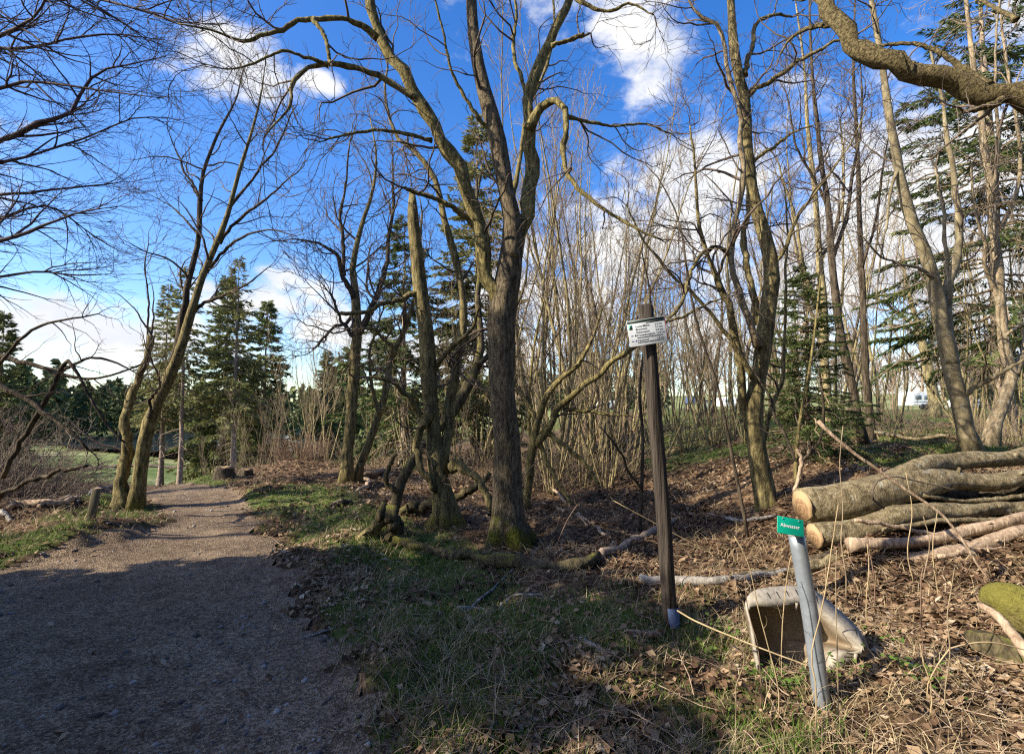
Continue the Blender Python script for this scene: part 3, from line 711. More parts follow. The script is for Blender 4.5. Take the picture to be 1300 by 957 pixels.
# --- pale lichened tree at the right edge
d = 10.5
bare_tree('lichened_tree', 'crooked pale tree with lichened bark beside the right edge of the photo', 'tree', [
    ([fixbase(1256, 15, d), (1268, 520, 14), (1282, 490, 13), (1286, 468, 12), (1276, 445, 11), (1271, 400, 10.5), (1268, 350, 10), (1263, 300, 9), (1258, 240, 8), (1250, 180, 7), (1243, 120, 6), (1232, 50, 5), (1225, -20, 4), (1215, -100, 2)], 0, 0),
    ([(1286, 475, 9), (1302, 445, 8), (1312, 400, 7), (1318, 330, 6), (1330, 250, 5), (1340, 160, 3)], 0, .4),
    ([(1270, 380, 5), (1255, 345, 4.4), (1250, 310, 4), (1240, 270, 3), (1232, 210, 2)], 0, -.4),
    ([(1262, 300, 5), (1286, 255, 4.6), (1296, 200, 4), (1288, 140, 3.6), (1278, 80, 3), (1270, 10, 2), (1262, -60, 1)], 0, -.5),
    ([(1272, 430, 4.4), (1300, 412, 3.6), (1325, 405, 2.6)], 0, -.6),
    ([(1258, 250, 4), (1270, 180, 3.6), (1262, 110, 3), (1265, 40, 2.4), (1275, -30, 1.6)], 0, -.8),
], d, M['bark_pale'], M['bark_pale'], M['twig_tan'], lev(1.2, .7, .4, 2.2, 3, 3.4, .04, .0044), 91, rs=0.52, trunk_lo=.35, flare=.35)
# --- background tree between caravan and smooth trunk
d = 27.0
bare_tree('roadside_tree', 'roadside tree with spreading crown right beside the white caravan', 'tree', [
    ([fixbase(1188, 8, d), (1184, 500, 7), (1178, 470, 6.5), (1172, 440, 6), (1166, 412, 4.5), (1158, 385, 3.4), (1150, 350, 2.4), (1146, 310, 1.4)], 0, 0),
    ([(1176, 452, 4), (1186, 420, 3.4), (1192, 385, 2.6), (1200, 340, 1.6)], 0, .6),
    ([(1168, 420, 3), (1140, 395, 2.6), (1112, 380, 2), (1085, 376, 1.2)], 0, -1),
    ([(1172, 430, 3), (1150, 415, 2.4), (1125, 412, 1.8), (1098, 420, 1)], 0, 1),
], d, M['bark_grove'], M['bark_grove'], M['twig_tan'], lev(2.4, 1.4, .8, 1.4, 1.8, 2.2, .04, .009), 95, rs=0.8, trunk_lo=.45, flare=.3)
# --- tree out of frame on the right with the heavy overhanging limb
d = 4.3
bare_tree('overhanging_tree', 'tree beyond the right edge whose heavy mossy limb crosses the top right corner', 'tree', [
    ([fixbase(1480, 36, d), (1478, 560, 30), (1470, 400, 28), (1465, 250, 27), (1462, 150, 25), (1468, 20, 20), (1480, -140, 14), (1490, -300, 8)], 0, 0),
    ([(1462, 165, 22), (1380, 150, 21), (1300, 131, 21), (1240, 112, 19), (1180, 96, 18), (1135, 84, 16.5), (1100, 66, 15.5), (1072, 45, 15), (1052, 18, 14), (1040, -15, 13), (1034, -70, 10), (1040, -150, 6)], 0, .5),
    ([(1255, 110, 7), (1240, 98, 6), (1210, 78, 5), (1180, 60, 4), (1150, 55, 3.4), (1120, 58, 2.4)], .1, .4),
    ([(1270, 128, 5), (1245, 138, 4.4), (1222, 143, 3)], .05, -.1),
    ([(1290, 25, 4), (1258, 8, 3.4), (1230, -10, 2.4)], -.2, .3),
    ([(1178, 92, 5), (1160, 82, 5), (1148, 78, 3)], .2, .25),
    ([(1060, 30, 5), (1030, 35, 4), (1005, 48, 2.6), (990, 70, 1.6)], .5, .8),
    ([(1040, -10, 5), (1010, -2, 4), (985, -20, 2.6)], .5, .9),
], d, M['bark_oak'], M['bark_over'], M['twig'], [(1.8, .8, 60, 9, -.02, .2, .4, .004, 0), (2.4, .4, 45, 6, .0, .2, .6, .003, 0), (2.5, .2, 45, 5, 0, .2, .7, .0022, 0)], 97, rs=0.74, trunk_lo=.75, flare=.2, lump=.16, K=34, kink=.12)

# ------------------------------------------------------------------ coppiced stems and background thicket
def coppice(name, label, group, seed, nst, Ht, spread, mats, lv, r0=.05):
    g = np.random.default_rng(seed); t = thing(name, label, 'tree', (0, 0, 0), group)
    K = 14; Ps = []; Rs = []
    for i in range(nst):
        az = 2 * PI * (i + g.uniform(-.3, .3)) / nst; tilt = g.uniform(.3, 1.0) * spread
        p = np.array([math.cos(az), math.sin(az), 0]) * g.uniform(.02, .18) + np.array([0, 0, -.25]); dd = unit(np.array([math.cos(az) * tilt * 1.6, math.sin(az) * tilt * 1.6, 1]))
        h = Ht * g.uniform(.75, 1.08); pts = [p.copy()]
        for k in range(1, K):
            dd = unit(dd + g.normal(size=3) * .06 + np.array([0, 0, .05])); p = p + dd * h / (K - 1); pts.append(p.copy())
        Ps.append(pts); Rs.append(r0 * g.uniform(.7, 1.25) * np.linspace(1, .12, K))
    Ps = np.array(Ps); Rs = np.array(Rs)
    for i in range(nst):
        v, q, tr, h = tubes(Ps[i:i + 1], Rs[i:i + 1], 8, lump=.1, flare=.3, seed=seed + i, cap=True)
        ob('stem', mesh_np('stem', v, q, tr, smooth=True, vattr={'hgt': h}), mats[0], t)
    ch = []; P, R, lo = Ps, Rs, .3
    for (dens, length, ang, Kk, up, wig, rr, rmin, flat) in lv:
        P, R = grow(g, P, R, dens, lo, 1.0, length, ang, Kk, up, wig, rr, rmin, flat); v, q, _, _ = tubes(P, R, 3); ch.append((v, q)); lo = .15
    v, q = join(ch); ob('twigs', mesh_np('twigs', v, q, smooth=True), mats[1], t, kind='stuff')
    return t
LV = [(1.5, 1.7, 34, 7, .10, .12, .55, .008, 0), (1.8, .95, 34, 5, .08, .14, .6, .006, 0), (1.2, .55, 36, 4, .06, .15, .7, .005, 0)]
LVs = [(1.3, 1.6, 32, 7, .12, .10, .5, .0075, 0), (1.7, .85, 34, 5, .08, .12, .6, .006, 0), (1.0, .45, 36, 4, .06, .15, .7, .005, 0)]
G1 = 'coppiced clumps behind the signpost'
lab1 = 'slender bare clump of sunlit stems in the thicket behind the signpost and thickest trunk'
pro = [coppice('coppice_clump', lab1, G1, 101, 5, 10.5, .26, (M['bark_grove'], M['twig_tan']), LV, .065),
       coppice('coppice_clump', lab1, G1, 102, 4, 12.0, .20, (M['bark_grove'], M['twig_tan']), LV, .07),
       coppice('coppice_clump', lab1, G1, 103, 7, 8.5, .34, (M['bark_grove'], M['twig_tan']), LVs, .045),
       coppice('coppice_clump', lab1, G1, 104, 2, 12.5, .12, (M['bark_dark'], M['twig']), LV, .075)]
def place(root_list, used, k, u, d, rz, sc, label):
    x = (u - CU) / F_PX * d; loc = (x, d, gz(x, d))
    if k not in used:
        r = root_list[k]; r.location = loc; r.rotation_euler = (0, 0, rz); r.scale = (sc, sc, sc); used.add(k)
        if label: r['label'] = label
        return r
    return copy_thing(root_list[k], loc, rz, sc, label)
used = set()
spots = [(0, 705, 12.5, .2, .95), (2, 722, 14.5, 1.1, 1.0), (1, 735, 16, .4, 1.0), (0, 752, 14.0, 2.0, .95), (2, 765, 16.5, 2.6, 1.1), (1, 785, 18, 3.0, .95), (3, 776, 15.0, 1.3, .9),
         (0, 690, 17.5, 4.0, 1.05), (1, 800, 21, 1.0, .9), (0, 835, 24, .5, .85), (1, 760, 22, 4.4, 1.0)]
for k, u, dd, rz, sc in spots: place(pro, used, k, u, dd, rz, sc, lab1)
lab7 = 'small thin-stemmed sapling clump on the bank right behind the signpost'
for k, u, dd, rz, sc in [(2, 700, 10.5, .4, .5), (2, 738, 11, 1.4, .6), (2, 770, 10.5, 2.4, .45), (2, 800, 12, 3.4, .6), (2, 835, 13, 4.4, .55), (2, 868, 14, 5.4, .6), (2, 905, 14.5, .9, .55), (2, 928, 16, 1.9, .6), (0, 850, 19, 2.9, .55), (0, 885, 20, 4.0, .6), (1, 820, 22, 1.0, .6), (2, 945, 13.5, 3.0, .5)]:
    r = place(pro, used, k, u, dd, rz, sc, lab7); r['group'] = 'sapling clumps on the bank behind the signpost'
lab2 = 'slender bare tree clump standing behind the many-stemmed mossy tree and young spruce'
for k, u, dd, rz, sc in [(3, 905, 18, .3, .9), (1, 935, 17, 1.9, .8), (2, 890, 22, .1, 1.0), (0, 1000, 16.5, 3.1, .85), (3, 1020, 19, 2.2, .95), (1, 1065, 18, .9, .95), (2, 1010, 22, 2.2, 1.1), (3, 1075, 24, 4.2, 1.0), (1, 1110, 19, 5.2, .85), (2, 1135, 22, 1.4, .9), (0, 975, 24, 2.1, .95)]:
    r = place(pro, used, k, u, dd, rz, sc, lab2); r['group'] = 'clumps behind the many-stemmed tree'
lab3 = 'thin bare clump under the spruce boughs near the right edge'
for k, u, dd, rz, sc in [(2, 1225, 14, 1.0, .75), (2, 1290, 12.5, 2.0, .7), (0, 1250, 19, 1.4, .7), (1, 1300, 16, .3, .75)]:
    r = place(pro, used, k, u, dd, rz, sc, lab3); r['group'] = 'clumps under the right-hand spruce'
lab4 = 'pale bare clump beside the reddish bush and the lake'
for k, u, dd, rz, sc in [(2, 402, 19, .6, .62), (0, 418, 21, 1.7, .62), (2, 345, 24, 2.7, .6), (2, 300, 23, 3.5, .42), (2, 270, 25, .5, .4), (2, 330, 22, 4.4, .45), (2, 385, 17, 4, .5)]:
    r = place(pro, used, k, u, dd, rz, sc, lab4); r['group'] = 'pale clumps near the lake'
lab5 = 'low scraggy bare clump behind the snapped dark tree'
for k, u, dd, rz, sc in [(2, 520, 14, .9, .5), (2, 575, 13, 2.9, .45), (2, 610, 15, 4.0, .7), (0, 650, 16, 1.2, .9), (2, 480, 17, 5, .5)]:
    r = place(pro, used, k, u, dd, rz, sc, lab5); r['group'] = 'clumps behind the snapped tree'

# dark bush with leaning stems between thick trunk and signpost
d = 8.6
bare_tree('spreading_shrub', 'crooked many-armed shrub between the thickest trunk and the signpost', 'shrub', [
    ([fixbase(668, 7, d), (672, 600, 7), (677, 560, 7), (684, 530, 6), (695, 500, 5), (715, 478, 4.6), (735, 462, 4), (752, 430, 2.6), (765, 390, 1.4)], 0, 0),
    ([(680, 565, 6), (700, 538, 6), (722, 508, 5.6), (748, 484, 5), (775, 464, 5), (800, 444, 4.6), (825, 425, 3)], 0, -.3),
    ([(684, 535, 4), (668, 512, 3.6), (656, 490, 3), (648, 460, 2)], 0, .3),
    ([(690, 545, 4), (720, 570, 4), (745, 590, 3.4), (760, 615, 2.6)], 0, -.5),
    ([(715, 520, 3.4), (745, 522, 3), (775, 526, 2.4), (800, 528, 1.4)], 0, -.2),
    ([(684, 560, 4), (700, 600, 3.6), (715, 625, 3.4), (728, 640, 3)], 0, -.5),
    ([(676, 570, 3), (672, 520, 2.4), (676, 450, 2), (690, 380, 1.4)], 0, .4),
], d, M['bark_limb'], M['bark_limb'], M['twig'], lev(.7, .4, .25, 2.2, 3, 3, .02, .0034), 111, rs=0.75, trunk_lo=.3, flare=.2)

# thin dark saplings close behind the sign
d = 6.2
bare_tree('thin_sapling', 'thin dark sapling right of the signpost, bending left towards the sky', 'sapling', [
    ([fixbase(950, 3, d), (915, 510, 2.4), (897, 450, 2.2), (882, 400, 2), (872, 340, 1.8), (862, 280, 1.4), (838, 230, 1), (820, 210, .8)], 0, 0)], d, M['bark_dark'], M['bark_dark'], M['twig'],
    [(1.2, .5, 45, 6, .05, .15, .6, .003, 0), (2, .25, 45, 5, .05, .15, .6, .0022, 0)], 121, rs=0.8, trunk_lo=.4, tsides=8, flare=.1)
bare_tree('thin_sapling', 'thin dark sapling right behind the signpost, forked at its foot', 'sapling', [
    ([fixbase(812, 3, d + .8), (816, 560, 2.6), (812, 500, 2.4), (818, 440, 2), (826, 380, 1.6), (815, 320, 1)], .8, .8),
    ([(815, 620, 2.4), (800, 600, 2.2), (788, 575, 2), (770, 550, 1.4)], .8, .4)], d, M['bark_dark'], M['bark_dark'], M['twig'],
    [(1.6, .5, 45, 6, .05, .15, .6, .003, 0), (2, .25, 45, 5, .05, .15, .6, .0022, 0)], 122, rs=0.8, trunk_lo=.2, tsides=8, flare=.1)
bare_tree('thin_sapling', 'thin crooked sapling in front of the young spruce', 'sapling', [
    ([fixbase(1030, 3.4, d + .6), (1018, 640, 3), (1010, 600, 3), (1015, 540, 2.6), (1026, 480, 2.2), (1034, 420, 1.8), (1042, 350, 1.2)], .6, .6),
    ([(1012, 590, 2.4), (1040, 560, 2.2), (1045, 520, 2), (1040, 470, 1.4)], .6, .3),
    ([(1011, 585, 2.6), (990, 540, 2.4), (975, 500, 2), (955, 470, 1.4)], .6, .9)], d, M['bark_limb'], M['bark_dark'], M['twig'],
    [(1.6, .5, 45, 6, .05, .15, .6, .003, 0), (2, .25, 45, 5, .05, .15, .6, .0022, 0)], 123, rs=0.8, trunk_lo=.2, tsides=8, flare=.1)

# ------------------------------------------------------------------ spruces
def spruce(name, label, seed, Ht, Rb, nbr, z0, per_m, slen, swid, mats, group=None, tr=.16, droop=.35, dead=0, power=.8):
    g = np.random.default_rng(seed); t = thing(name, label, 'spruce', (0, 0, 0), group)
    K = 12; zz = np.linspace(-.3, Ht, K); P = np.stack([g.normal(size=K) * .02, g.normal(size=K) * .02, zz], -1)[None]
    v, q, tt, h = tubes(P, (tr * (1.02 - zz / (Ht * 1.0))).clip(.012)[None], 10, lump=.1, flare=.3, seed=seed)
    ob('trunk', mesh_np('trunk', v, q, smooth=True, vattr={'hgt': h}), mats[0], t)
    f = np.sort(g.uniform(0, 1, nbr)) ** .95; z = z0 + (Ht - z0) * f
    L = Rb * (1 - f) ** power * g.uniform(.6, 1.12, nbr) + .12
    az = g.uniform(0, 2 * PI, nbr); Kb = 7; s = np.linspace(0, 1, Kb)[None, :]
    out = np.stack([np.cos(az), np.sin(az)], -1)
    el = (.35 * f - .1)[:, None]
    dz = L[:, None] * (el * s - droop * (1 - .6 * f[:, None]) * s ** 1.6 + .22 * droop * s ** 4)
    P = np.concatenate([out[:, None, :] * (L[:, None] * s)[..., None], (z[:, None] + dz)[..., None]], -1)
    P[:, 1:, :] += g.normal(size=(nbr, Kb - 1, 3)) * .03 * L[:, None, None]
    R = (.012 * L + .006)[:, None] * np.linspace(1, .3, Kb)[None]
    ch = [tubes(P, R, 3)[:2]]
    if dead:
        zd = g.uniform(.12 * Ht, z0, dead); azd = g.uniform(0, 2 * PI, dead); Ld = g.uniform(.4, 1.3, dead); sd = np.linspace(0, 1, 4)[None]
        Pd = np.concatenate([np.stack([np.cos(azd), np.sin(azd)], -1)[:, None, :] * (Ld[:, None] * sd)[..., None], (zd[:, None] - .3 * Ld[:, None] * sd ** 1.5)[..., None]], -1)
        ch.append(tubes(Pd, np.full((dead, 4), .012), 3)[:2])
    v, q = join(ch); ob('boughs', mesh_np('boughs', v, q, smooth=True), mats[2], t, kind='stuff')
    n = np.maximum(3, (L * per_m).astype(int)); bi = np.repeat(np.arange(nbr), n); Mn = len(bi)
    tt = g.uniform(.12, 1.0, Mn) ** .8; fk = tt * (Kb - 1); i0 = np.minimum(fk.astype(int), Kb - 2); fr = (fk - i0)[:, None]
    p = P[bi, i0] * (1 - fr) + P[bi, i0 + 1] * fr; T = unit(P[bi, i0 + 1] - P[bi, i0])
    side = unit(np.cross(T, np.array([0, 0, 1.]))); sg = g.choice([-1, 1], Mn)[:, None]
    a = np.radians(g.uniform(15, 70, Mn))[:, None]
    off = g.uniform(0, 1, Mn)[:, None] * (L[bi] * .22 * (1.05 - tt))[:, None]
    dr = unit(T * np.cos(a) + side * sg * np.sin(a) + np.array([0, 0, -1.]) * g.uniform(-.1, .55, Mn)[:, None] + g.normal(size=(Mn, 3)) * .15)
    p = p + side * sg * off + T * off * .5 - np.array([0, 0, .35]) * off
    sl_ = (slen * g.uniform(.6, 1.3, Mn))[:, None]; w = unit(np.cross(dr, g.normal(size=(Mn, 3)))) * (swid * g.uniform(.7, 1.3, Mn))[:, None]
    V = np.stack([p, p + dr * sl_ * .45 + w, p + dr * sl_, p + dr * sl_ * .45 - w], 1).reshape(-1, 3)
    rn = np.clip(.25 + .45 * g.uniform(0, 1, nbr)[bi] + g.normal(size=Mn) * .16 + .12 * tt, 0, 1)
    ob('needles', mesh_np('needles', V, np.arange(Mn * 4).reshape(-1, 4), fattr={'rnd': rn}), mats[1], t, kind='stuff')
    return t
def put(t, u, d, rz=0, sc=1.0, dz=0):
    x = (u - CU) / F_PX * d; t.location = (x, d, gz(x, d) + dz); t.rotation_euler = (0, 0, rz); t.scale = (sc, sc, sc); return t
SM = (M['bark_spruce'], M['needle'], M['twig_tan']); SY = (M['bark_spruce'], M['needle_yel'], M['twig_tan'])
put(spruce('tall_spruce', 'tall spruce behind the lichened tree at the right edge, boughs hanging', 201, 15, 3.6, 190, 2.4, 130, .19, .017, SM, None, .2, .35, 10), 1275, 13.5)
put(spruce('young_spruce', 'young dark green spruce beside the many-stemmed mossy tree', 202, 3.6, 1.2, 230, .12, 230, .08, .0075, SM, None, .05, .15), 1025, 9.6)
put(spruce('mid_spruce', 'spruce whose top shows between the forks of the thickest tree', 203, 11.8, 2.3, 260, 1.0, 80, .22, .024, SY, None, .15, .3), 604, 17)
put(spruce('mid_spruce', 'ragged drooping spruce left of the snapped dark tree', 204, 7.8, 2.3, 130, .9, 90, .22, .022, SM, None, .13, .5), 512, 15.5)
Ls = spruce('bank_spruce', 'tallest spruce of the group above the path bend, with a long bare trunk', 205, 12.8, 2.0, 190, 4.0, 50, .28, .032, SY, 'spruces above the path bend', .17, .35, 30)
put(Ls, 298, 28)
b2 = spruce('bank_spruce', 'slender spruce with bare leaning trunk left of the tallest one', 206, 12.0, 1.5, 130, 4.8, 45, .28, .032, SY, 'spruces above the path bend', .15, .35, 30)
put(b2, 232, 27); 
b3 = spruce('bank_spruce', 'dark dense spruce with pointed top right of the tallest one', 207, 12.4, 2.6, 270, .6, 70, .30, .036, (M['bark_spruce'], M['needle_bank'], M['twig_tan']), 'spruces above the path bend', .17, .4)
put(b3, 336, 33)
copy_thing(b3, (0, 0, 0), 2.0, 1.04, 'dense spruce filling the gap behind the two bare spruce trunks'); put(bpy.context.scene.objects[-1] if False else [o for o in COL.objects if o.get('label') == 'dense spruce filling the gap behind the two bare spruce trunks'][0], 285, 33, 2.0, 1.12)
def cp(src, label, u, d, rz, sc, group=None):
    r = copy_thing(src, (0, 0, 0), rz, sc, label); r['group'] = group or src.get('group', 'spruces'); return put(r, u, d, rz, sc)
cp(Ls, 'thin see-through spruce left of the two bare spruce trunks', 208, 33, 1.0, 1.02)
cp(b3, 'short bushy spruce at the foot of the bank spruces', 262, 34, .7, .55)
cp(b3, 'short bushy spruce right of the path bend stumps', 318, 31, 3.7, .5)
cp(b3, 'dark spruce cut by the left edge of the photo', 0, 21, 2.7, .62)
cp(b3, 'wide spruce beyond the pale bare clump near the lake', 415, 36, 1.7, .80)
cp(b3, 'low dark spruce between the lake and the slanting mossy tree', 492, 21, 4.7, .46)
# a row of dense young spruces beside the path, out of the picture on the left, shades the foreground
G = 'young spruces out of the picture beside the path'
shade = spruce('shade_spruce', 'dense young spruce in the row out of the picture left of the path', 208, 8.0, 2.0, 180, .3, 40, .36, .055, SM, G, .14, .25, 0, .55)
shade.location = (-7.6, -1.5, gz(-7.6, -1.5)); shade.scale = (.66,) * 3
for i, (x, y, sc) in enumerate([(-7.4, -.2, .72), (-7.6, .9, .78), (-7.3, 1.9, .76), (-7.7, 2.8, .76), (-8.0, 3.5, .60), (-8.8, .3, .80), (-9.0, 2.2, .84), (-9.2, -1.6, .8), (-8.0, -2.9, .6)]):
    copy_thing(shade, (x, y, gz(x, y)), i * 1.3, sc)
shade_pine = spruce('tall_shade_pine', 'tall bare-trunked conifer added out of view to shade the ground, the nearer one', 209, 12.3, 1.7, 60, 9.0, 30, .36, .05, SM, None, .17, .2, 12, .5)
shade_pine.location = (-14.0, 1.6, gz(-14.0, 1.6))  # unseen conifer pair added, crowns set high to shade the middle ground
copy_thing(shade_pine, (-15.2, 3.0, gz(-15.2, 3.0)), 1.9, 1.04, 'tall bare-trunked conifer added out of view to shade the ground, the farther one')
lab6 = 'tall unseen spruce added behind the camera to block sky light'
for i, (x, y, sc) in enumerate([(-3.5, -7.5, 1.5), (-.5, -6.5, 1.6), (2.2, -7.2, 1.7), (5.0, -5.8, 1.5), (7.6, -4.2, 1.6), (9.6, -1.6, 1.5), (.8, -10, 1.9), (4.5, -10, 1.9), (8.5, -8, 1.9), (-5.0, -12.5, 1.5), (11.5, 1.2, 1.4)]):  # unseen trees added to cut sky light and deepen the foreground shade
    r = copy_thing(shade, (x, y, gz(x, y)), i * 2.1, sc, lab6); r['group'] = 'added spruces blocking sky light behind the camera'

# ------------------------------------------------------------------ far woods (read as one mass each)
def far_conifers():
    g = np.random.default_rng(301); protos = []
    for k in range(4):
        nb = 40; f = np.linspace(0, 1, nb) ** .9; L = 2.1 * (1 - f) ** .9 + .1; az = g.uniform(0, 2 * PI, nb); z = 1.5 + 14.5 * f
        n = 4; bi = np.repeat(np.arange(nb), n); tt = g.uniform(.2, 1, nb * n)
        p = np.stack([np.cos(az[bi]) * L[bi] * tt, np.sin(az[bi]) * L[bi] * tt, z[bi] - .35 * L[bi] * tt], -1)
        dr = unit(np.stack([np.cos(az[bi]), np.sin(az[bi]), -.4 + 0 * tt], -1) + g.normal(size=(len(bi), 3)) * .5); w = unit(np.cross(dr, g.normal(size=(len(bi), 3)))) * .5
        sl_ = 1.5; V = np.stack([p - dr * .3, p + dr * sl_ * .4 + w, p + dr * sl_, p + dr * sl_ * .4 - w], 1)
        protos.append((V, np.clip(.35 + .35 * f[bi] + g.normal(size=len(bi)) * .2, 0, 1)))
    Vs = []; rn = []
    pos = []
    for _ in range(1150):
        y = g.uniform(95, 330); r = g.uniform(-1.45, -.02)
        x = r * y
        if ((x + 62) / 66) ** 2 + ((y - 168) / 66) ** 2 < 1: continue
        if r < -.55 and y < 120: continue
        if r > -.3 and y < 150: continue
        pos.append((x, y, g.uniform(.9, 1.4)))
    for _ in range(120):   # dark slope beside the valley meadow
        y = g.uniform(45, 100); r = g.uniform(-1.5, -1.02); pos.append((r * y, y, g.uniform(.45, .75)))
    for _ in range(160):
        y = g.uniform(210, 300); r = g.uniform(-.12, .3); pos.append((r * y, y, g.uniform(.8, 1.3)))
    for _ in range(90):
        y = g.uniform(120, 200); r = g.uniform(.84, 1.3); pos.append((r * y, y, g.uniform(.6, .95)))
    for x, y, s in pos:
        V, c = protos[g.integers(4)]; a = g.uniform(0, 6.28); ca, sa = math.cos(a), math.sin(a)
        q = V * s; q = np.stack([q[..., 0] * ca - q[..., 1] * sa, q[..., 0] * sa + q[..., 1] * ca, q[..., 2]], -1) + np.array([x, y, gz(x, y) - .3])
        Vs.append(q.reshape(-1, 3)); rn.append(np.clip(c + g.normal() * .12, 0, 1))
    V = np.concatenate(Vs); o = ob('conifer_wood', mesh_np('conifer_wood', V, np.arange(len(V)).reshape(-1, 4), fattr={'rnd': np.concatenate(rn)}), M['needle_far'], kind='stuff')
    tag(o, 'dark green spruce forest beyond the lake and valley meadow', 'forest')
far_conifers()
def far_bare():
    g = np.random.default_rng(311); protos = []
    for k in range(4):
        K = 6; h = 13; P = np.stack([np.cumsum(g.normal(size=K) * .3), np.cumsum(g.normal(size=K) * .3), np.linspace(0, h, K)], -1)[None]; R = np.linspace(.17, .03, K)[None]
        P1, R1 = grow(g, P, R, 2.2, .2, 1, 5.0, 38, 5, .15, .15, .5, .08, 0, False); P2, R2 = grow(g, P1, R1, .9, .2, 1, 2.8, 36, 4, .1, .15, .6, .06, 0, False); P3, R3 = grow(g, P2, R2, .6, .2, 1, 1.6, 36, 3, .1, .15, .6, .045, 0, False)
        protos.append(join([tubes(P, R, 5)[:2], tubes(P1, R1, 3)[:2], tubes(P2, R2, 3)[:2], tubes(P3, R3, 3)[:2]]))
    ch = []
    pos = []
    for _ in range(125):
        y = g.uniform(75, 150); r = g.uniform(-.02, 1.15); pos.append((r * y, y, g.uniform(.7, 1.2)))
    for x, y, s in pos:
        V, q = protos[g.integers(4)]; a = g.uniform(0, 6.28); ca, sa = math.cos(a), math.sin(a); w = V * s
        ch.append((np.stack([w[:, 0] * ca - w[:, 1] * sa, w[:, 0] * sa + w[:, 1] * ca, w[:, 2]], -1) + np.array([x, y, gz(x, y) - .3]), q))
    V, q = join(ch); o = ob('bare_wood', mesh_np('bare_wood', V, q, smooth=True), M['twig_far'], kind='stuff')
    tag(o, 'brown leafless wood on the slope beyond the caravans', 'wood')
    print('far bare tris', len(q) * 2)
far_bare()

# ------------------------------------------------------------------ brush: twiggy low shrubs
def brush_mesh(seed, n, Ht, spread, Kk=6, sub=3, r=.006, arch=0.0):
    g = np.random.default_rng(seed); az = g.uniform(0, 2 * PI, n); rr = spread * np.sqrt(g.uniform(0, 1, n)) * .6
    p = np.stack([np.cos(az) * rr, np.sin(az) * rr, np.full(n, -.05)], -1); d = unit(np.stack([np.cos(az) * .5, np.sin(az) * .5, np.ones(n)], -1) + g.normal(size=(n, 3)) * .35)
    L = Ht * g.uniform(.5, 1.15, n); pts = [p]
    for k in range(1, Kk): d = unit(d + g.normal(size=(n, 3)) * .14 + np.array([0, 0, -arch])); p = p + d * (L / (Kk - 1))[:, None]; pts.append(p)
    P = np.stack(pts, 1); R = np.full((n, 1), r) * np.linspace(1, .4, Kk)[None]
    ch = [tubes(P, R, 3)[:2]]
    P1, R1 = grow(g, P, R, sub, .2, 1, Ht * .45, 38, 4, .03, .16, .7, r * .6, 0); ch.append(tubes(P1, R1, 3)[:2])
    P2, R2 = grow(g, P1, R1, sub * 1.3, .2, 1, Ht * .22, 40, 4, .02, .16, .7, r * .5, 0); ch.append(tubes(P2, R2, 3)[:2])
    v, q = join(ch); return mesh_np('brush', v, q, smooth=True)
def brush(name, label, cat, me, mat, u, d, rz=0, sc=1.0, group=None):
    t = thing(name, label, cat, (0, 0, 0), group); ob('twigs', me, mat, t, kind='stuff'); return put(t, u, d, rz, sc)
bm1 = brush_mesh(401, 150, 1.3, 1.3, sub=2.2, r=.009)
brush('red_bush', 'rounded reddish-brown leafless bush on the verge below the pale clump', 'bush', bm1, M['twig_red'], 380, 15.5, 0, .62)
bm2 = brush_mesh(402, 110, 1.1, 1.2, sub=2.0, r=.007, arch=.08)
brush('bare_bush', 'tangled pale bush on the far verge just left of the reddish bush', 'bush', bm2, M['twig_tan'], 335, 20, 1.0, .8)
brush('bare_bush', 'tangled pale bush behind the upright verge tree', 'bush', bm2, None, 470, 14.5, 2.0, .9)
for i, (u, d_, sc, lab) in enumerate([(700, 11.2, .95, 'pale bramble thicket right behind the thickest trunk'), (752, 12.0, 1.1, 'pale bramble thicket left of the signpost at the foot of the coppice'), (600, 11, .9, 'bramble thicket seen between the snapped tree and the thickest trunk'),
                                     (890, 15.5, .9, 'russet bramble thicket on the grass right of the signpost'), (1140, 12.5, .8, 'low bramble thicket behind the logs right of the slim trees'), (1270, 11.5, .8, 'low bramble thicket at the foot of the lichened tree')]):
    brush('bramble_thicket', lab, 'bramble', bm2, M['twig_red'] if i == 3 else None, u, d_, i * 1.1, sc)
bm3 = brush_mesh(403, 130, 1.5, 1.4, sub=1.7, r=.009, arch=.16)
for i, (u, d_, sc, lab) in enumerate([(25, 9.5, .95, 'arching brown brush at the left edge below the broken branch'), (60, 10.5, .5, 'low arching brown brush behind the wooden stake'), (-30, 12.5, 1.2, 'tall arching brush at the left edge behind the fallen branches'), (15, 15, 1.0, 'dark arching brush in front of the valley forest'), (70, 16, .8, 'brown brush between the snapped sapling and the valley meadow'), (-60, 10, 1.0, 'brown brush cut off by the left edge')]):
    brush('brush_heap', lab, 'brush', bm3, M['twig'], u, d_, i * 1.7, sc)

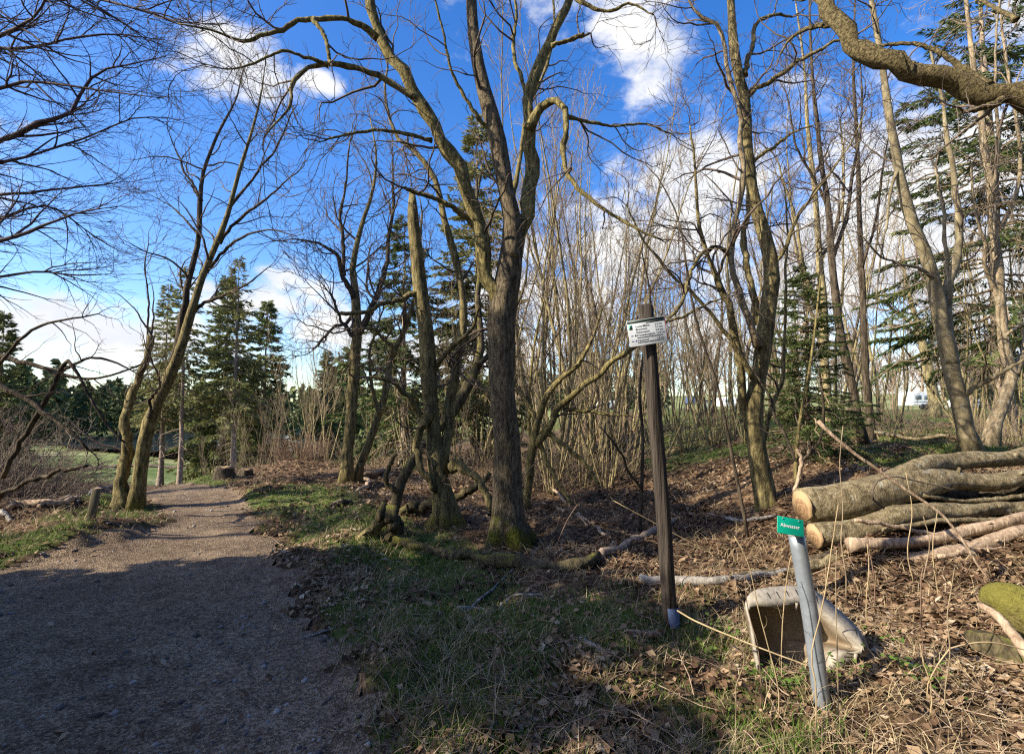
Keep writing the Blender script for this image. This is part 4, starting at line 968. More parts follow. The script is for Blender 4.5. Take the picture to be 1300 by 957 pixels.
# ------------------------------------------------------------------ fallen limbs and branches
def stick(name, label, cat, pts, d, mat, seed=1, sides=10, drift=(0, 0), twigs=None, group=None, K=18, lump=.25, cap=True, wob=.3, ground=False, rs=1.0):
    """a limb given by picture points (u,v,r); ground=True takes the depth of each point from the ground under it"""
    if ground:
        P = []
        for (u, v, r) in pts:
            w = gp(u, v); rw = r / F_PX * w[1]; P.append((w[0], w[1], w[2] + rw * .55, rw))
        c = catmull(P, K); P, R = c[:, :3], np.maximum(c[:, 3], .002)
    else: P, R = limb_world(pts, d, drift[0], drift[1], K)
    g = np.random.default_rng(seed); P = P + g.normal(size=P.shape) * (R * wob)[:, None]
    o0 = P[0].copy(); o0[2] = P[:, 2].min()
    R = R * rs
    v, q, tr, h = tubes((P - o0)[None], R[None], sides, lump=lump, seed=seed, cap=cap)
    me = mesh_np(name, v, q, tr, smooth=True, vattr={'hgt': h + 2})
    if twigs is None:
        o = ob(name, me, mat); o.location = tuple(o0); return tag(o, label, cat, group)
    t = thing(name, label, cat, o0, group); ob('branch', me, mat, t)
    ch = []; PP, RR = P[None], R[None]
    for lv in twigs:
        PP, RR = grow(g, PP, RR, lv[0], .1, 1.0, *lv[1:]); 
        if len(PP): ch.append(tubes(PP - o0, RR, 3)[:2])
    if ch: v, q = join(ch); ob('twigs', mesh_np('twigs', v, q, smooth=True), M['twig'] if name != 'dry_stalk' else mat, t, kind='stuff')
    return t
TW = [(2.6, .55, 50, 6, .02, .2, .6, .0035, 0), (3.2, .28, 45, 5, .02, .2, .6, .0028, 0)]
TW2 = [(3.0, .8, 45, 7, .03, .2, .6, .004, 0), (3.4, .4, 42, 5, .03, .2, .6, .003, 0)]
FL = stick('fallen_limb', 'long mossy fallen limb snaking from the mossy knob past the thickest trunk', 'fallen limb', [(490, 668, 8), (497, 688, 8), (522, 694, 6.5), (560, 704, 7), (610, 712, 7), (660, 720, 7.5), (700, 722, 6.5), (735, 722, 8.5), (760, 710, 6)], 6, M['bark_moss2'], 5, 14, K=34, ground=True, lump=.5)
stick('fallen_branch', 'brown bare branch continuing uphill from the mossy limb behind the signpost', 'fallen branch', [(756, 712, 6), (785, 698, 4.5), (815, 685, 5), (850, 668, 4), (878, 655, 3)], 6, M['deadwood'], 6, 9, ground=True)
stick('broken_log', 'splintered broken log end resting against the mossy knob beside the path', 'fallen limb', [(446, 692, 2.5), (455, 686, 5.5), (470, 674, 6.5), (486, 660, 7), (494, 652, 7.5), (498, 648, 6)], base_depth(480, 690), M['bark_mossy'], 7, 12, drift=(0, .25), lump=.5)
KN = stick('knob', 'grey-green mossy knob where the fallen limb bends down beside the path', 'fallen limb', [(486, 655, 6), (492, 649, 9), (499, 655, 9), (500, 672, 7.5), (502, 690, 7)], base_depth(495, 690), M['bark_moss2'], 8, 14, lump=.5)
KN.parent = FL; KN.location = KN.location - FL.location; del KN['category']
stick('mossy_log', 'mossy log lying left of the snapped tree foot', 'fallen limb', [(500, 655, 4), (525, 645, 5.5), (545, 640, 6), (560, 638, 6)], base_depth(530, 655), M['bark_moss2'], 9, 10, lump=.4)
stick('mossy_log', 'mossy branch leaning in the gap between snapped tree and thickest trunk', 'fallen limb', [(570, 640, 5), (590, 625, 5), (605, 618, 4), (622, 600, 3)], 7.6, M['bark_moss2'], 10, 9, lump=.4)
stick('fallen_branch', 'pale grey fallen log crossing just behind the signpost', 'fallen branch', [(812, 738, 5), (850, 741, 6), (900, 740, 6), (940, 738, 6), (975, 732, 5), (1005, 728, 4)], 5, M['greywood'], 11, 10, ground=True)
stick('fallen_branch', 'brown fallen branch lying behind the beige tub', 'fallen branch', [(925, 735, 4), (965, 734, 6), (1010, 728, 6.5), (1050, 714, 6), (1095, 702, 4)], 5, M['log'], 12, 10, ground=True)
stick('forked_stick', 'pale bent stick with a kink lying on the grass right of the path', 'stick', [(580, 774, 3.4), (610, 776, 3.6), (626, 779, 3), (640, 766, 2), (652, 757, 2), (690, 756, 1.4)], 4, M['greywood'], 13, 7, ground=True)
stick('short_stick', 'short cut piece of branch near the foot of the signpost', 'stick', [(796, 806, 3.4), (815, 807, 4), (838, 808, 3.6)], 4, M['deadwood'], 14, 7, ground=True)
stick('short_stick', 'short pale stick lying in the grass left of the signpost foot', 'stick', [(738, 812, 3), (748, 818, 3), (756, 824, 3)], 4, M['greywood'], 15, 7, ground=True)
stick('pale_rod', 'thin white rod reaching from the signpost foot towards the grey tube', 'rod', [(860, 775, 1.1), (885, 789, 1.05), (925, 806, 1.0), (975, 826, .95), (1040, 850, .8)], 3.6, M['straw'], 16, 6, drift=(0, -.6), wob=.1, lump=0)
stick('snapped_sapling', 'dark sapling snapped into a sharp peak at the left edge', 'fallen branch', [(2, 605, 4.5), (30, 556, 5), (58, 508, 4.6), (80, 464, 4), (86, 457, 4), (95, 468, 3.2), (112, 500, 2.8), (135, 538, 2.4), (158, 562, 1.8)], 7.4, M['bark_dark'], 21, rs=.62, sides=9, twigs=TW, K=26, wob=.15)
stick('drooping_branch', 'long dark branch sagging across the sky above the valley forest', 'fallen branch', [(-40, 440, 5.5), (10, 455, 5), (40, 462, 4.6), (75, 475, 4), (105, 481, 3), (140, 477, 2.2), (178, 463, 1.4)], 7.8, M['bark_dark'], 22, rs=.62, sides=9, twigs=TW2, wob=.15)
stick('drooping_branch', 'dark branch falling from the left edge in front of the brush', 'fallen branch', [(-40, 476, 6), (0, 490, 5.5), (35, 508, 5), (62, 528, 4.4), (88, 546, 3.4), (112, 570, 2.4)], 7.2, M['bark_dark'], 23, rs=.62, sides=9, twigs=TW2, wob=.15)
stick('drooping_branch', 'thin branch arching up over the snapped sapling, bearing small buds', 'fallen branch', [(-30, 490, 4), (0, 462, 3.4), (25, 432, 3), (55, 412, 2.6), (90, 405, 2), (125, 398, 1.2)], 7.6, M['bark_dark'], 24, rs=.62, sides=8, twigs=TW2, wob=.15)
stick('drooping_branch', 'thin branch arching right from the peak of the snapped sapling', 'fallen branch', [(70, 478, 3), (95, 462, 2.8), (120, 454, 2.4), (150, 462, 1.8), (180, 478, 1)], 7.6, M['bark_dark'], 25, rs=.62, sides=8, twigs=TW2, wob=.15)
stick('fallen_branch', 'dark branch rising to the right in front of the brush, ending near the stake', 'fallen branch', [(-10, 635, 4), (25, 615, 4.5), (60, 603, 4.6), (92, 594, 4), (110, 591, 3)], 8.2, M['bark_dark'], 26, rs=.62, sides=9, twigs=[(1.2, .4, 50, 6, .05, .2, .6, .004, 0)])
for i, (pts, lab) in enumerate([([(8, 648, 4), (40, 643, 5), (75, 641, 4), (98, 634, 3)], 'pale fallen branch nearest the left edge below the brush'), ([(50, 645, 3), (80, 637, 3.4), (110, 625, 3)], 'pale fallen branch ending behind the wooden stake'),
                               ([(0, 606, 3.4), (14, 603, 4), (30, 606, 3)], 'grey broken branch stub at the left edge'), ([(0, 652, 3), (8, 656, 3), (14, 664, 2)], 'bleached root stub at the very left edge'), ([(100, 640, 2.4), (125, 622, 2.6), (150, 617, 2)], 'thin fallen branch between stake and twin-stemmed tree')]):
    stick('fallen_branch', lab, 'fallen branch', pts, 8, M['greywood'] if i > 1 else M['deadwood'], 30 + i, 8, ground=True)
for i, (pts, lab) in enumerate([([(425, 640, 2.4), (455, 625, 2.6), (470, 612, 2.4), (450, 606, 2)], 'bleached twisted branch at the foot of the upright verge tree'), ([(455, 605, 2.5), (485, 600, 3), (520, 597, 2.2)], 'thin branch lying right of the slanting mossy tree'),
                               ([(418, 646, 3.6), (432, 642, 4), (446, 640, 3)], 'short dark log on the sunlit verge')]):
    stick('fallen_branch', lab, 'fallen branch', pts, 8, M['deadwood'] if i != 2 else M['bark_dark'], 40 + i, 8, ground=True)
for i, (pts, lab) in enumerate([([(560, 800, 1.6), (600, 770, 1.6), (640, 735, 1.4), (655, 720, 1.2)], 'thin straight twig running up to the mossy limb'), ([(690, 640, 2), (740, 660, 2.4), (780, 690, 2)], 'thin dark branch in the shade left of the signpost'), ([(380, 812, 1.4), (420, 800, 1.6), (460, 783, 1.2)], 'thin twig on the grassy path edge'),
                               ([(690, 610, 2), (725, 645, 2.2), (745, 668, 2)], 'dark branch fallen below the crooked shrub'), ([(900, 655, 2), (945, 662, 2.4), (985, 655, 2)], 'thin dark branch in front of the many-stemmed tree foot'), ([(1110, 690, 1.6), (1150, 704, 2), (1200, 700, 1.4)], 'thin stick in the sunlit litter below the logs')]):
    stick('fallen_twig', lab, 'twig', pts, 5, M['deadwood'] if i % 2 else M['greywood'], 50 + i, 6, ground=True)

# ------------------------------------------------------------------ felled logs
def log_thing(label, parts_px, seed, cut=True, name='felled_log', mat=None):
    """parts_px: list of (points (u,v,r,depth)); first is the log body"""
    mat = mat or M['log']; o0 = px(*parts_px[0][0][:2], parts_px[0][0][3]); t = thing(name, label, 'log', o0)
    for i, pts in enumerate(parts_px):
        c = catmull([(*px(u, v, dd), r / F_PX * dd) for (u, v, r, dd) in pts], 40); P, R = c[:, :3], c[:, 3]
        v, q, tr, h = tubes((P - o0)[None], (R * (1 + .03 * np.random.default_rng(seed + i).normal(size=len(R))))[None], 26, lump=.2, seed=seed + i, cap=True)
        ob('log_body' if i == 0 else 'fork', mesh_np('log_body', v, q, tr, smooth=True, vattr={'hgt': h + 2}), mat, t)
        if i == 0 and cut:
            tg = unit(P[1] - P[0]); a = unit(np.cross(tg, [0, 0, 1.])); b = np.cross(a, tg); g = np.random.default_rng(seed); n = 26
            an = np.arange(n) * 2 * PI / n; rr = R[0] * .955 * (1 + .03 * g.normal(size=n))
            ring = (P[0] - o0) - tg * .012 + rr[:, None] * (np.cos(an)[:, None] * a + np.sin(an)[:, None] * b); back = ring + tg * .03
            V = np.concatenate([ring, back, [(P[0] - o0) - tg * .016]]); i_ = np.arange(n); j_ = (i_ + 1) % n
            ob('cut_end', mesh_np('cut_end', V, np.stack([i_, j_, j_ + n, i_ + n], -1), np.stack([np.full(n, 2 * n), j_, i_], -1)), M['cutwood'], t)
        g = np.random.default_rng(seed + 7 * i)
        for f in g.uniform(.12, .7, 2 if i == 0 else 1):
            k = int(f * 39); tg = unit(P[k + 1] - P[k]); side = unit(np.cross(tg, [0, 0, 1.])); side = side if side[1] < 0 else -side; a = g.uniform(.2, 1.5); dr = unit(side * math.cos(a) + np.array([0, 0, 1.]) * math.sin(a) + tg * .5)
            q0 = P[k] + dr * R[k] * .6; rr = R[k] * g.uniform(.16, .3); v, q, tr, h = tubes((np.array([q0, q0 + dr * R[k] * .5, q0 + dr * R[k] * g.uniform(.6, 1.1)]) - o0)[None], np.array([[rr * 1.5, rr, rr * .8]]), 10, lump=.3, seed=k, cap=True)
            ob('branch_stub', mesh_np('branch_stub', v, q, tr, smooth=True, vattr={'hgt': h + 2}), mat, t)
    return t
log_thing('thickest felled log on top of the pile, forking towards the right edge', [
    [(1018, 642, 20, 5.55), (1060, 637, 20.5, 5.56), (1100, 630, 21.5, 5.62), (1150, 614, 19, 5.75), (1200, 612, 13, 5.9), (1250, 612, 11.5, 6.0), (1300, 607, 11.5, 6.15), (1380, 600, 11, 6.4)],
    [(1120, 619, 14, 5.72), (1150, 604, 15, 5.85), (1180, 592, 12, 6.0), (1210, 585, 11, 6.25), (1250, 584, 10, 6.4), (1300, 578, 10.5, 6.6), (1380, 566, 10, 7.0)]], 501)
log_thing('second felled log directly beneath the thickest one, with pale sawn end', [
    [(1034, 680, 15, 5.35), (1060, 676, 14.5, 5.36), (1100, 666, 13, 5.42), (1150, 656, 15, 5.5), (1200, 651, 12, 5.65), (1250, 647, 8.5, 5.8), (1300, 643, 7.5, 5.95), (1350, 638, 7, 6.1)]], 511)
log_thing('thin pale stripped trunk lying in front of the log pile', [
    [(1078, 691, 9, 5.05), (1110, 690, 7, 5.05), (1150, 689, 6.5, 5.05), (1200, 681, 7, 5.1), (1250, 669, 7.5, 5.15), (1300, 658, 7.5, 5.2), (1360, 646, 7, 5.3)]], 521, False, mat=M['deadwood'])
log_thing('dark log lying in the shadow under the pile', [
    [(1020, 714, 5, 5.2), (1060, 704, 5.5, 5.2), (1110, 699, 6, 5.25), (1170, 697, 6, 5.3)]], 531, False, mat=M['bark_dark'])
log_thing('flattened rotten log half buried in the litter in front of the pile', [
    [(1125, 716, 4, 5.0), (1160, 709, 7, 5.0), (1210, 700, 8, 5.0), (1260, 688, 8.5, 5.05), (1290, 676, 8, 5.1), (1340, 668, 7, 5.2)]], 541, False, mat=M['deadwood'])
log_thing('dark log at the back of the pile half hidden by the thickest one', [
    [(1075, 652, 13, 6.0), (1150, 640, 13, 6.1), (1230, 632, 13, 6.3), (1320, 622, 13, 6.5)]], 551, False, mat=M['bark_dark'])

for i, (pts, lab) in enumerate([([(1120, 672, 3, 5.2), (1190, 662, 3.4, 5.35), (1270, 660, 3.2, 5.5), (1340, 652, 3, 5.7)], 'thin pole resting on the second log'), ([(1085, 660, 2.4, 5.1), (1160, 672, 2.6, 5.15), (1235, 690, 2.4, 5.0)], 'thin pole slanting down across the front of the pile'),
                               ([(1170, 628, 2.4, 5.6), (1230, 636, 2.8, 5.8), (1310, 628, 3, 6.0)], 'thin pole wedged below the fork of the thickest log'), ([(1190, 706, 3, 4.9), (1245, 700, 3.4, 4.95), (1320, 690, 3, 5.1)], 'thin pole lying in the litter before the rotten log'), ([(1205, 552, 2, 7.0), (1160, 556, 2.2, 7.2), (1110, 548, 2, 7.5)], 'thin dead pole lying behind the fork of the thickest log')]):
    c = catmull([(*px(u, v, dd), r / F_PX * dd) for (u, v, r, dd) in pts], 18); g = np.random.default_rng(900 + i); P = c[:, :3] + g.normal(size=(18, 3)) * .006; o0 = P[0].copy()
    v, q, tr, h = tubes((P - o0)[None], c[None, :, 3], 8, lump=.3, seed=i, cap=True); o = ob('log_pole', mesh_np('log_pole', v, q, tr, smooth=True, vattr={'hgt': h + 2}), M['deadwood'] if i % 2 else M['log'], None); o.location = tuple(o0); tag(o, lab, 'pole')

# mossy stump at lower right
def mossy_stump():
    d = 3.5; o0 = px(1285, 822, d); o0[2] = gz(o0[0], o0[1])
    t = thing('mossy_stump', 'bright moss-covered stump cut by the lower right edge', 'stump', o0)
    P = np.array([px(1246, 764, 3.6), px(1262, 762, 3.56), px(1285, 772, 3.5), px(1320, 800, 3.42), px(1360, 850, 3.35)]) - o0; c = catmull(np.concatenate([P, [[.03], [.10], [.15], [.19], [.22]]], 1), 30)
    v, q, tr, h = tubes(c[None, :, :3], c[None, :, 3], 22, lump=.5, seed=3, cap=True)
    ob('stump_body', mesh_np('stump_body', v, q, tr, smooth=True, vattr={'hgt': h + 2}), bark('moss_bright', (.10, .08, .03), (.2, .17, .06), .5, (.18, .165, .038), 1, 18, 0, .8), t)
    P = np.array([px(1230, 800, 3.5), px(1265, 815, 3.45), px(1310, 840, 3.3), px(1350, 860, 3.2)]) - o0; P[:, 2] -= .05; c = catmull(np.concatenate([P, [[.06], [.14], [.17], [.17]]], 1), 20)
    v, q, tr, h = tubes(c[None, :, :3], c[None, :, 3], 18, lump=.6, seed=9, cap=True)
    ob('root', mesh_np('root', v, q, tr, smooth=True, vattr={'hgt': h + 2}), M['bark_moss2'], t)
mossy_stump()
stick('fallen_branch', 'smooth brown branch lying against the moss-covered stump', 'fallen branch', [(1243, 767, 3.5), (1262, 778, 5), (1282, 798, 6), (1300, 822, 7), (1330, 860, 7)], 3.3, M['deadwood'], 60, 9, drift=(0, -.35), wob=.1)

# stumps by the bend of the path
def stump(u, v, r, h, label, seed):
    p = gp(u, v); t = thing('tree_stump', label, 'stump', p, 'stumps by the bend of the path'); g = np.random.default_rng(seed)
    P = np.array([[0, 0, -.1], [0, 0, h * .5], [.02, 0, h]]); c = catmull(P, 8); R = np.linspace(r * 1.1, r * .92, 8)
    vv, q, tr, hh = tubes(c[None], R[None], 14, lump=.35, flare=.5, seed=seed, cap=True); ob('stump_body', mesh_np('stump_body', vv, q, tr, smooth=True, vattr={'hgt': hh}), M['bark_dark'] if seed % 2 else M['bark_spruce'], t)
    n = 14; an = np.arange(n) * 2 * PI / n; rr = r * .86; V = np.concatenate([np.stack([np.cos(an) * rr + .02, np.sin(an) * rr, np.full(n, h + .012) + g.normal(size=n) * .008], -1), np.stack([np.cos(an) * rr + .02, np.sin(an) * rr, np.full(n, h - .03)], -1), [[.02, 0, h + .014]]])
    i = np.arange(n); j = (i + 1) % n; ob('cut_top', mesh_np('cut_top', V, np.stack([i, i + n, j + n, j], -1), np.stack([i, j, np.full(n, 2 * n)], -1)), M['cutwood'], t)
stump(240, 592, .30, .32, 'pale cut stump at the foot of the slender bare trunk', 70)
stump(286, 606, .17, .24, 'dark cut stump on the outside of the path bend', 71)
stump(313, 604, .14, .16, 'small low stump right of the dark cut stump', 73)
stump(206, 600, .13, .12, 'small pale stump left of the slender bare trunk, beside the path', 72)

# ------------------------------------------------------------------ signpost
def box(name, c, s, mat, parent, rot=None, bev=0.0):
    x, y, z = (q / 2 for q in s)
    V = np.array([[a * x, b * y, e * z] for a in (-1, 1) for b in (-1, 1) for e in (-1, 1)])
    if rot is not None: V = V @ np.array(rot).T
    V = V + np.array(c); F = [[0, 1, 3, 2], [4, 6, 7, 5], [0, 4, 5, 1], [2, 3, 7, 6], [0, 2, 6, 4], [1, 5, 7, 3]]
    o = ob(name, mesh_np(name, V, F), mat, parent)
    if bev: m = o.modifiers.new('bevel', 'BEVEL'); m.width = bev; m.segments = 2
    return o
def text_mesh(txt, size, xsc=1.0):
    cu = bpy.data.curves.new('lettering', 'FONT'); cu.body = txt; cu.size = size; cu.resolution_u = 2; cu.offset = size * .012
    o = bpy.data.objects.new('lettering_tmp', cu); COL.objects.link(o); bpy.context.view_layer.update()
    me = bpy.data.meshes.new_from_object(o); bpy.data.objects.remove(o); return me
def signpost():
    b = gp(853, 792); d = b[1]; t = thing('signpost', 'dark wooden signpost with a white direction plate and blue-painted foot', 'signpost', b)
    top = px(820, 387, d + .02); P = np.array([b - [0, 0, .3], b * .75 + top * .25, (b + top) / 2, b * .25 + top * .75, top]) - b
    K = 24; c = catmull(P, K); r = .0555
    R = np.full(K, r); R[-1] = r * .86; c[-2] = c[-1] - unit(c[-1] - c[-3]) * .012
    v, q, tr, h = tubes(c[None], R[None], 20, lump=.02, seed=2, cap=True); ob('post', mesh_np('post', v, q, tr, smooth=True, vattr={'hgt': h}), M['postwood'], t)
    ax = unit(top - b); P2 = np.array([-ax * .1, ax * .10, ax * .135]); c2 = catmull(P2, 6); g = np.random.default_rng(3)
    v, q, tr, h = tubes(c2[None], np.full((1, 6), r + .004), 20, seed=2); ob('painted_foot', mesh_np('painted_foot', v, q, smooth=True), M['bluepaint'], t)
    # plate
    dd = d - .075; tl = px(797, 408, dd); trc = px(843, 401, dd); bl = px(801, 441, dd); ex = unit(trc - tl); w = np.linalg.norm(trc - tl) * 1.03; hgt = .205
    ctr = (px(797, 408, dd) + px(846, 434, dd)) / 2 - b
    ey = np.array([0, 1., 0]); ey = unit(ey - ex * (ey @ ex)); ez = np.cross(ex, ey); Rm = np.stack([ex, ey, ez], 1)
    pl = box('sign_plate', ctr, (w, .004, hgt), M['plate'], t, Rm, .0015)
    def on(me, x, z, mat, nm):
        n = len(me.vertices); co = np.zeros(n * 3); me.vertices.foreach_get('co', co); co = co.reshape(-1, 3)
        loc = np.stack([co[:, 0] + x, np.full(n, -.0035) , co[:, 1] + z], -1) @ Rm.T + ctr; me.vertices.foreach_set('co', loc.astype(np.float32).ravel()); me.update(); me.materials.clear()
        return ob(nm, me, mat, pl)
    def bar(nm, x0, x1, z0, z1, mat): return box(nm, np.array([(x0 + x1) / 2, -.0032, (z0 + z1) / 2]) @ Rm.T + ctr, (x1 - x0, .0016, z1 - z0), mat, pl, Rm)
    hw = w / 2; hh = hgt / 2
    bar('header_strip', -hw + .002, hw - .002, hh - .021, hh - .002, M['header'])
    bar('header_band', .0, hw - .004, hh - .033, hh - .023, M['header'])
    s = .0215; x0 = -hw + .062; rows = [('Loose-Mühle', '6,0 km'), ('Braunseck', '5,7 km'), ('Dahlembach', '9,8 km'), ('Kronenburgbach', '12,8 km')]
    z = hh - .058
    for a, k in rows:
        on(text_mesh(a, s), x0, z, M['ink'], 'lettering'); on(text_mesh(k, s), hw - .082, z, M['ink'], 'lettering'); z -= .0235
    bar('rule', x0, hw - .03, z + .009, z + .013, M['ink']); z -= .017
    on(text_mesh('Kipperhof', s), x0, z, M['ink'], 'lettering'); on(text_mesh('1,8 km', s), hw - .082, z, M['ink'], 'lettering')
    bar('rule', x0, hw - .03, z - .012, z - .008, M['ink'])
    bar('hiking_mark', -hw + .012, -hw + .036, hh - .070, hh - .034, M['signgreen'])
    V = np.array([[-hw + .024, -.0046, hh - .038], [-hw + .016, -.0046, hh - .064], [-hw + .032, -.0046, hh - .064]]) @ Rm.T + ctr; ob('triangle_mark', mesh_np('triangle_mark', V, None, [[0, 1, 2]]), M['header'], pl)
    for zz, m in ((hh - .126, M['header']), (hh - .168, M['signblue'])):
        V = np.array([[-hw + .052, -.0036, zz + .016], [-hw + .044, -.0036, zz], [-hw + .060, -.0036, zz]]) @ Rm.T + ctr; ob('triangle_mark', mesh_np('triangle_mark', V, None, [[0, 1, 2]]), m, pl)
        bar('trail_dash', -hw + .016, -hw + .034, zz + .004, zz + .008, M['signblue'])
    box('side_edge', np.array([hw + .004, .004, 0]) @ Rm.T + ctr, (.006, .010, hgt - .02), M['red'], t, Rm)
    box('bracket', np.array([0, .012, .07]) @ Rm.T + ctr, (.13, .018, .02), M['zinc'], t, Rm)
    box('bracket', np.array([0, .012, -.07]) @ Rm.T + ctr, (.13, .018, .02), M['zinc'], t, Rm)
signpost()

def drain_marker():
    d = 2.95; bx = (1034 - CU) / F_PX * d; b = np.array([bx, d, gz(bx, d)]); top = px(1009, 668, d + .05); t = thing('marker_tube', 'leaning grey metal tube topped by a small green plate', 'marker post', b)
    P = np.array([b - [0, 0, .2], (b + top) / 2, top]) - b; K = 10; c = catmull(P, K)
    v, q, tr, h = tubes(c[None], np.full((1, K), .043), 24, cap=True); ob('tube', mesh_np('tube', v, q, tr, smooth=True), M['zinc'], t)
    ax = unit(top - b); e = top - b; v, q, tr, h = tubes(np.array([e - ax * .05, e + ax * .004, e + ax * .012])[None], np.array([[.046, .046, .04]]), 24, cap=True); ob('white_collar', mesh_np('white_collar', v, q, tr, smooth=True), M['white'], t)
    dd = d - .06; a = px(988, 655, dd); r_ = px(1016, 660, dd); ex = unit(r_ - a); w = .148; hg = .092; ctr = (px(988, 655, dd) + px(1019, 681, dd)) / 2 - b
    ey = np.array([-.05, .93, -.28]); ey = unit(ey - ex * (ey @ ex)); ez = np.cross(ex, ey); Rm = np.stack([ex, ey, ez], 1)
    pl = box('plate', ctr, (w, .005, hg), M['green'], t, Rm, .002)
    box('bracket', np.array([.0, .022, 0]) @ Rm.T + ctr, (.07, .036, .05), M['black'], t, Rm, .004)
    box('cap', e + ax * .02 + np.array([0, .03, 0]), (.07, .05, .02), M['black'], t, None, .006)
    me = text_mesh('Abwasser', .027); n = len(me.vertices); co = np.zeros(n * 3); me.vertices.foreach_get('co', co); co = co.reshape(-1, 3)
    loc = np.stack([co[:, 0] - .058, np.full(n, -.0042), co[:, 1] - .008], -1) @ Rm.T + ctr; me.vertices.foreach_set('co', loc.astype(np.float32).ravel()); me.update(); me.materials.clear(); ob('lettering', me, M['white'], pl)
    for sx in (-.045, .045):
        p = np.array([sx, -.004, .035]) @ Rm.T + ctr; v, q, tr, h = tubes(np.array([p, p - ey * .003])[None], np.array([[.003, .003]]), 8, cap=True); ob('screw', mesh_np('screw', v, q, tr), M['zinc'], pl)
drain_marker()

# ------------------------------------------------------------------ beige plastic tub lying on its side
def tub():
    d = 3.45; o0 = px(1020, 850, d); o0[2] = gz(o0[0], o0[1]); t = thing('plastic_tub', 'discarded beige plastic tub with slotted rim behind the grey tube', 'tub', o0)
    outer = [(952, 788, 3.38), (947, 765, 3.42), (954, 752, 3.46), (972, 746, 3.50), (1000, 744, 3.54), (1024, 745, 3.56), (1042, 755, 3.54), (1066, 775, 3.48), (1088, 796, 3.42), (1103, 822, 3.34), (1099, 830, 3.30), (1080, 838, 3.28), (1062, 862, 3.27), (1030, 905, 3.26), (1000, 905, 3.28), (966, 860, 3.33)]
    inner = [(954, 790, 3.37), (950, 775, 3.40), (957, 769, 3.41), (974, 769, 3.40), (998, 769, 3.43), (1016, 764, 3.45), (1034, 772, 3.44), (1054, 788, 3.40), (1076, 808, 3.34), (1096, 825, 3.29), (1090, 829, 3.27), (1062, 830, 3.28), (1048, 858, 3.26), (1026, 900, 3.26), (1002, 900, 3.28), (969, 858, 3.32)]
    O = catmull([px(*q) for q in outer + outer[:1]], 65)[:-1] - o0; I = catmull([px(*q) for q in inner + inner[:1]], 65)[:-1] - o0; n = 64
    c = I.mean(0); dep = np.array([.03, .26, -.06]); B1 = (I - c) * .93 + c + dep * .45; B2 = (I - c) * .84 + c + dep * .9; B3 = (I - c) * .72 + c + dep
    lip = O + np.array([0, .012, -.018])
    rings = [lip, O, O * .3 + I * .7 + np.array([0, -.004, .004]), I, B1, B2, B3]; V = np.concatenate(rings + [[c + dep * 1.02]]); Q = []
    i = np.arange(n); j = (i + 1) % n
    for k in range(len(rings) - 1): Q.append(np.stack([i + k * n, j + k * n, j + (k + 1) * n, i + (k + 1) * n], -1))
    Q = np.concatenate(Q); T = np.stack([i + (len(rings) - 1) * n, j + (len(rings) - 1) * n, np.full(n, len(rings) * n)], -1)
    o = ob('shell', mesh_np('shell', V, Q, T, smooth=True, vattr={'inner_shade': np.concatenate([np.repeat([0, 0, 0, .25, .8, 1, 1.], n), [1.]])}), M['tub'], t); m = o.modifiers.new('thick', 'SOLIDIFY'); m.thickness = .006; m.offset = 0  # painted shade deepens towards the back of the shell
    def at(f): 
        k = f % n; a = int(k); w = k - a; return O[a] * (1 - w) + O[(a + 1) % n] * w, I[a] * (1 - w) + I[(a + 1) % n] * w
    for f in (8, 10, 12, 14, 16, 18, 25.5, 27.5, 29.5, 31.5, 33, 34.5, 36, 42.5, 44, 45.5):
        a, b = at(f); e = unit(b - a); a2 = at(f + .8)[0]; s = unit(a2 - a); nrm = unit(np.cross(e, s)); nrm = nrm if nrm[1] < 0 else -nrm
        ctr = a * .55 + b * .45 + nrm * .004; Rm = np.stack([e, np.cross(nrm, e), nrm], 1)
        box('slot', ctr, (np.linalg.norm(b - a) * .38, .0045, .009), M['dark'], t, Rm)
    for f, L in ((13, .05), (29, .06)):
        a, b = at(f); P = np.array([b, b + np.array([0, .01, -L])]); v, q, tr, h = tubes(P[None], np.array([[.012, .007]]), 8, cap=True); ob('rib', mesh_np('rib', v, q, tr, smooth=True), M['plastic'], t)
tub()

# wooden stake left of the path
def stake():
    b = gp(115, 660); d = b[1]; top = px(123, 620, d) ; ax = unit(top - b); t_ = thing('wooden_stake', 'short leaning wooden stake on the grass left of the twin-stemmed tree', 'stake', b)
    ex = unit(np.array([1, .25, 0.]) - ax * (np.array([1, .25, 0.]) @ ax)); Rm = np.stack([ex, np.cross(ax, ex), ax], 1); L = np.linalg.norm(top - b)
    box('stake_body', ax * (L / 2 - .05), (.085, .07, L + .1), M['stakewood'], t_, Rm, .012); box('split_top', ax * (L + .004) + ex * .02, (.06, .07, .012), M['deadwood'], t_, Rm, .004)
stake()

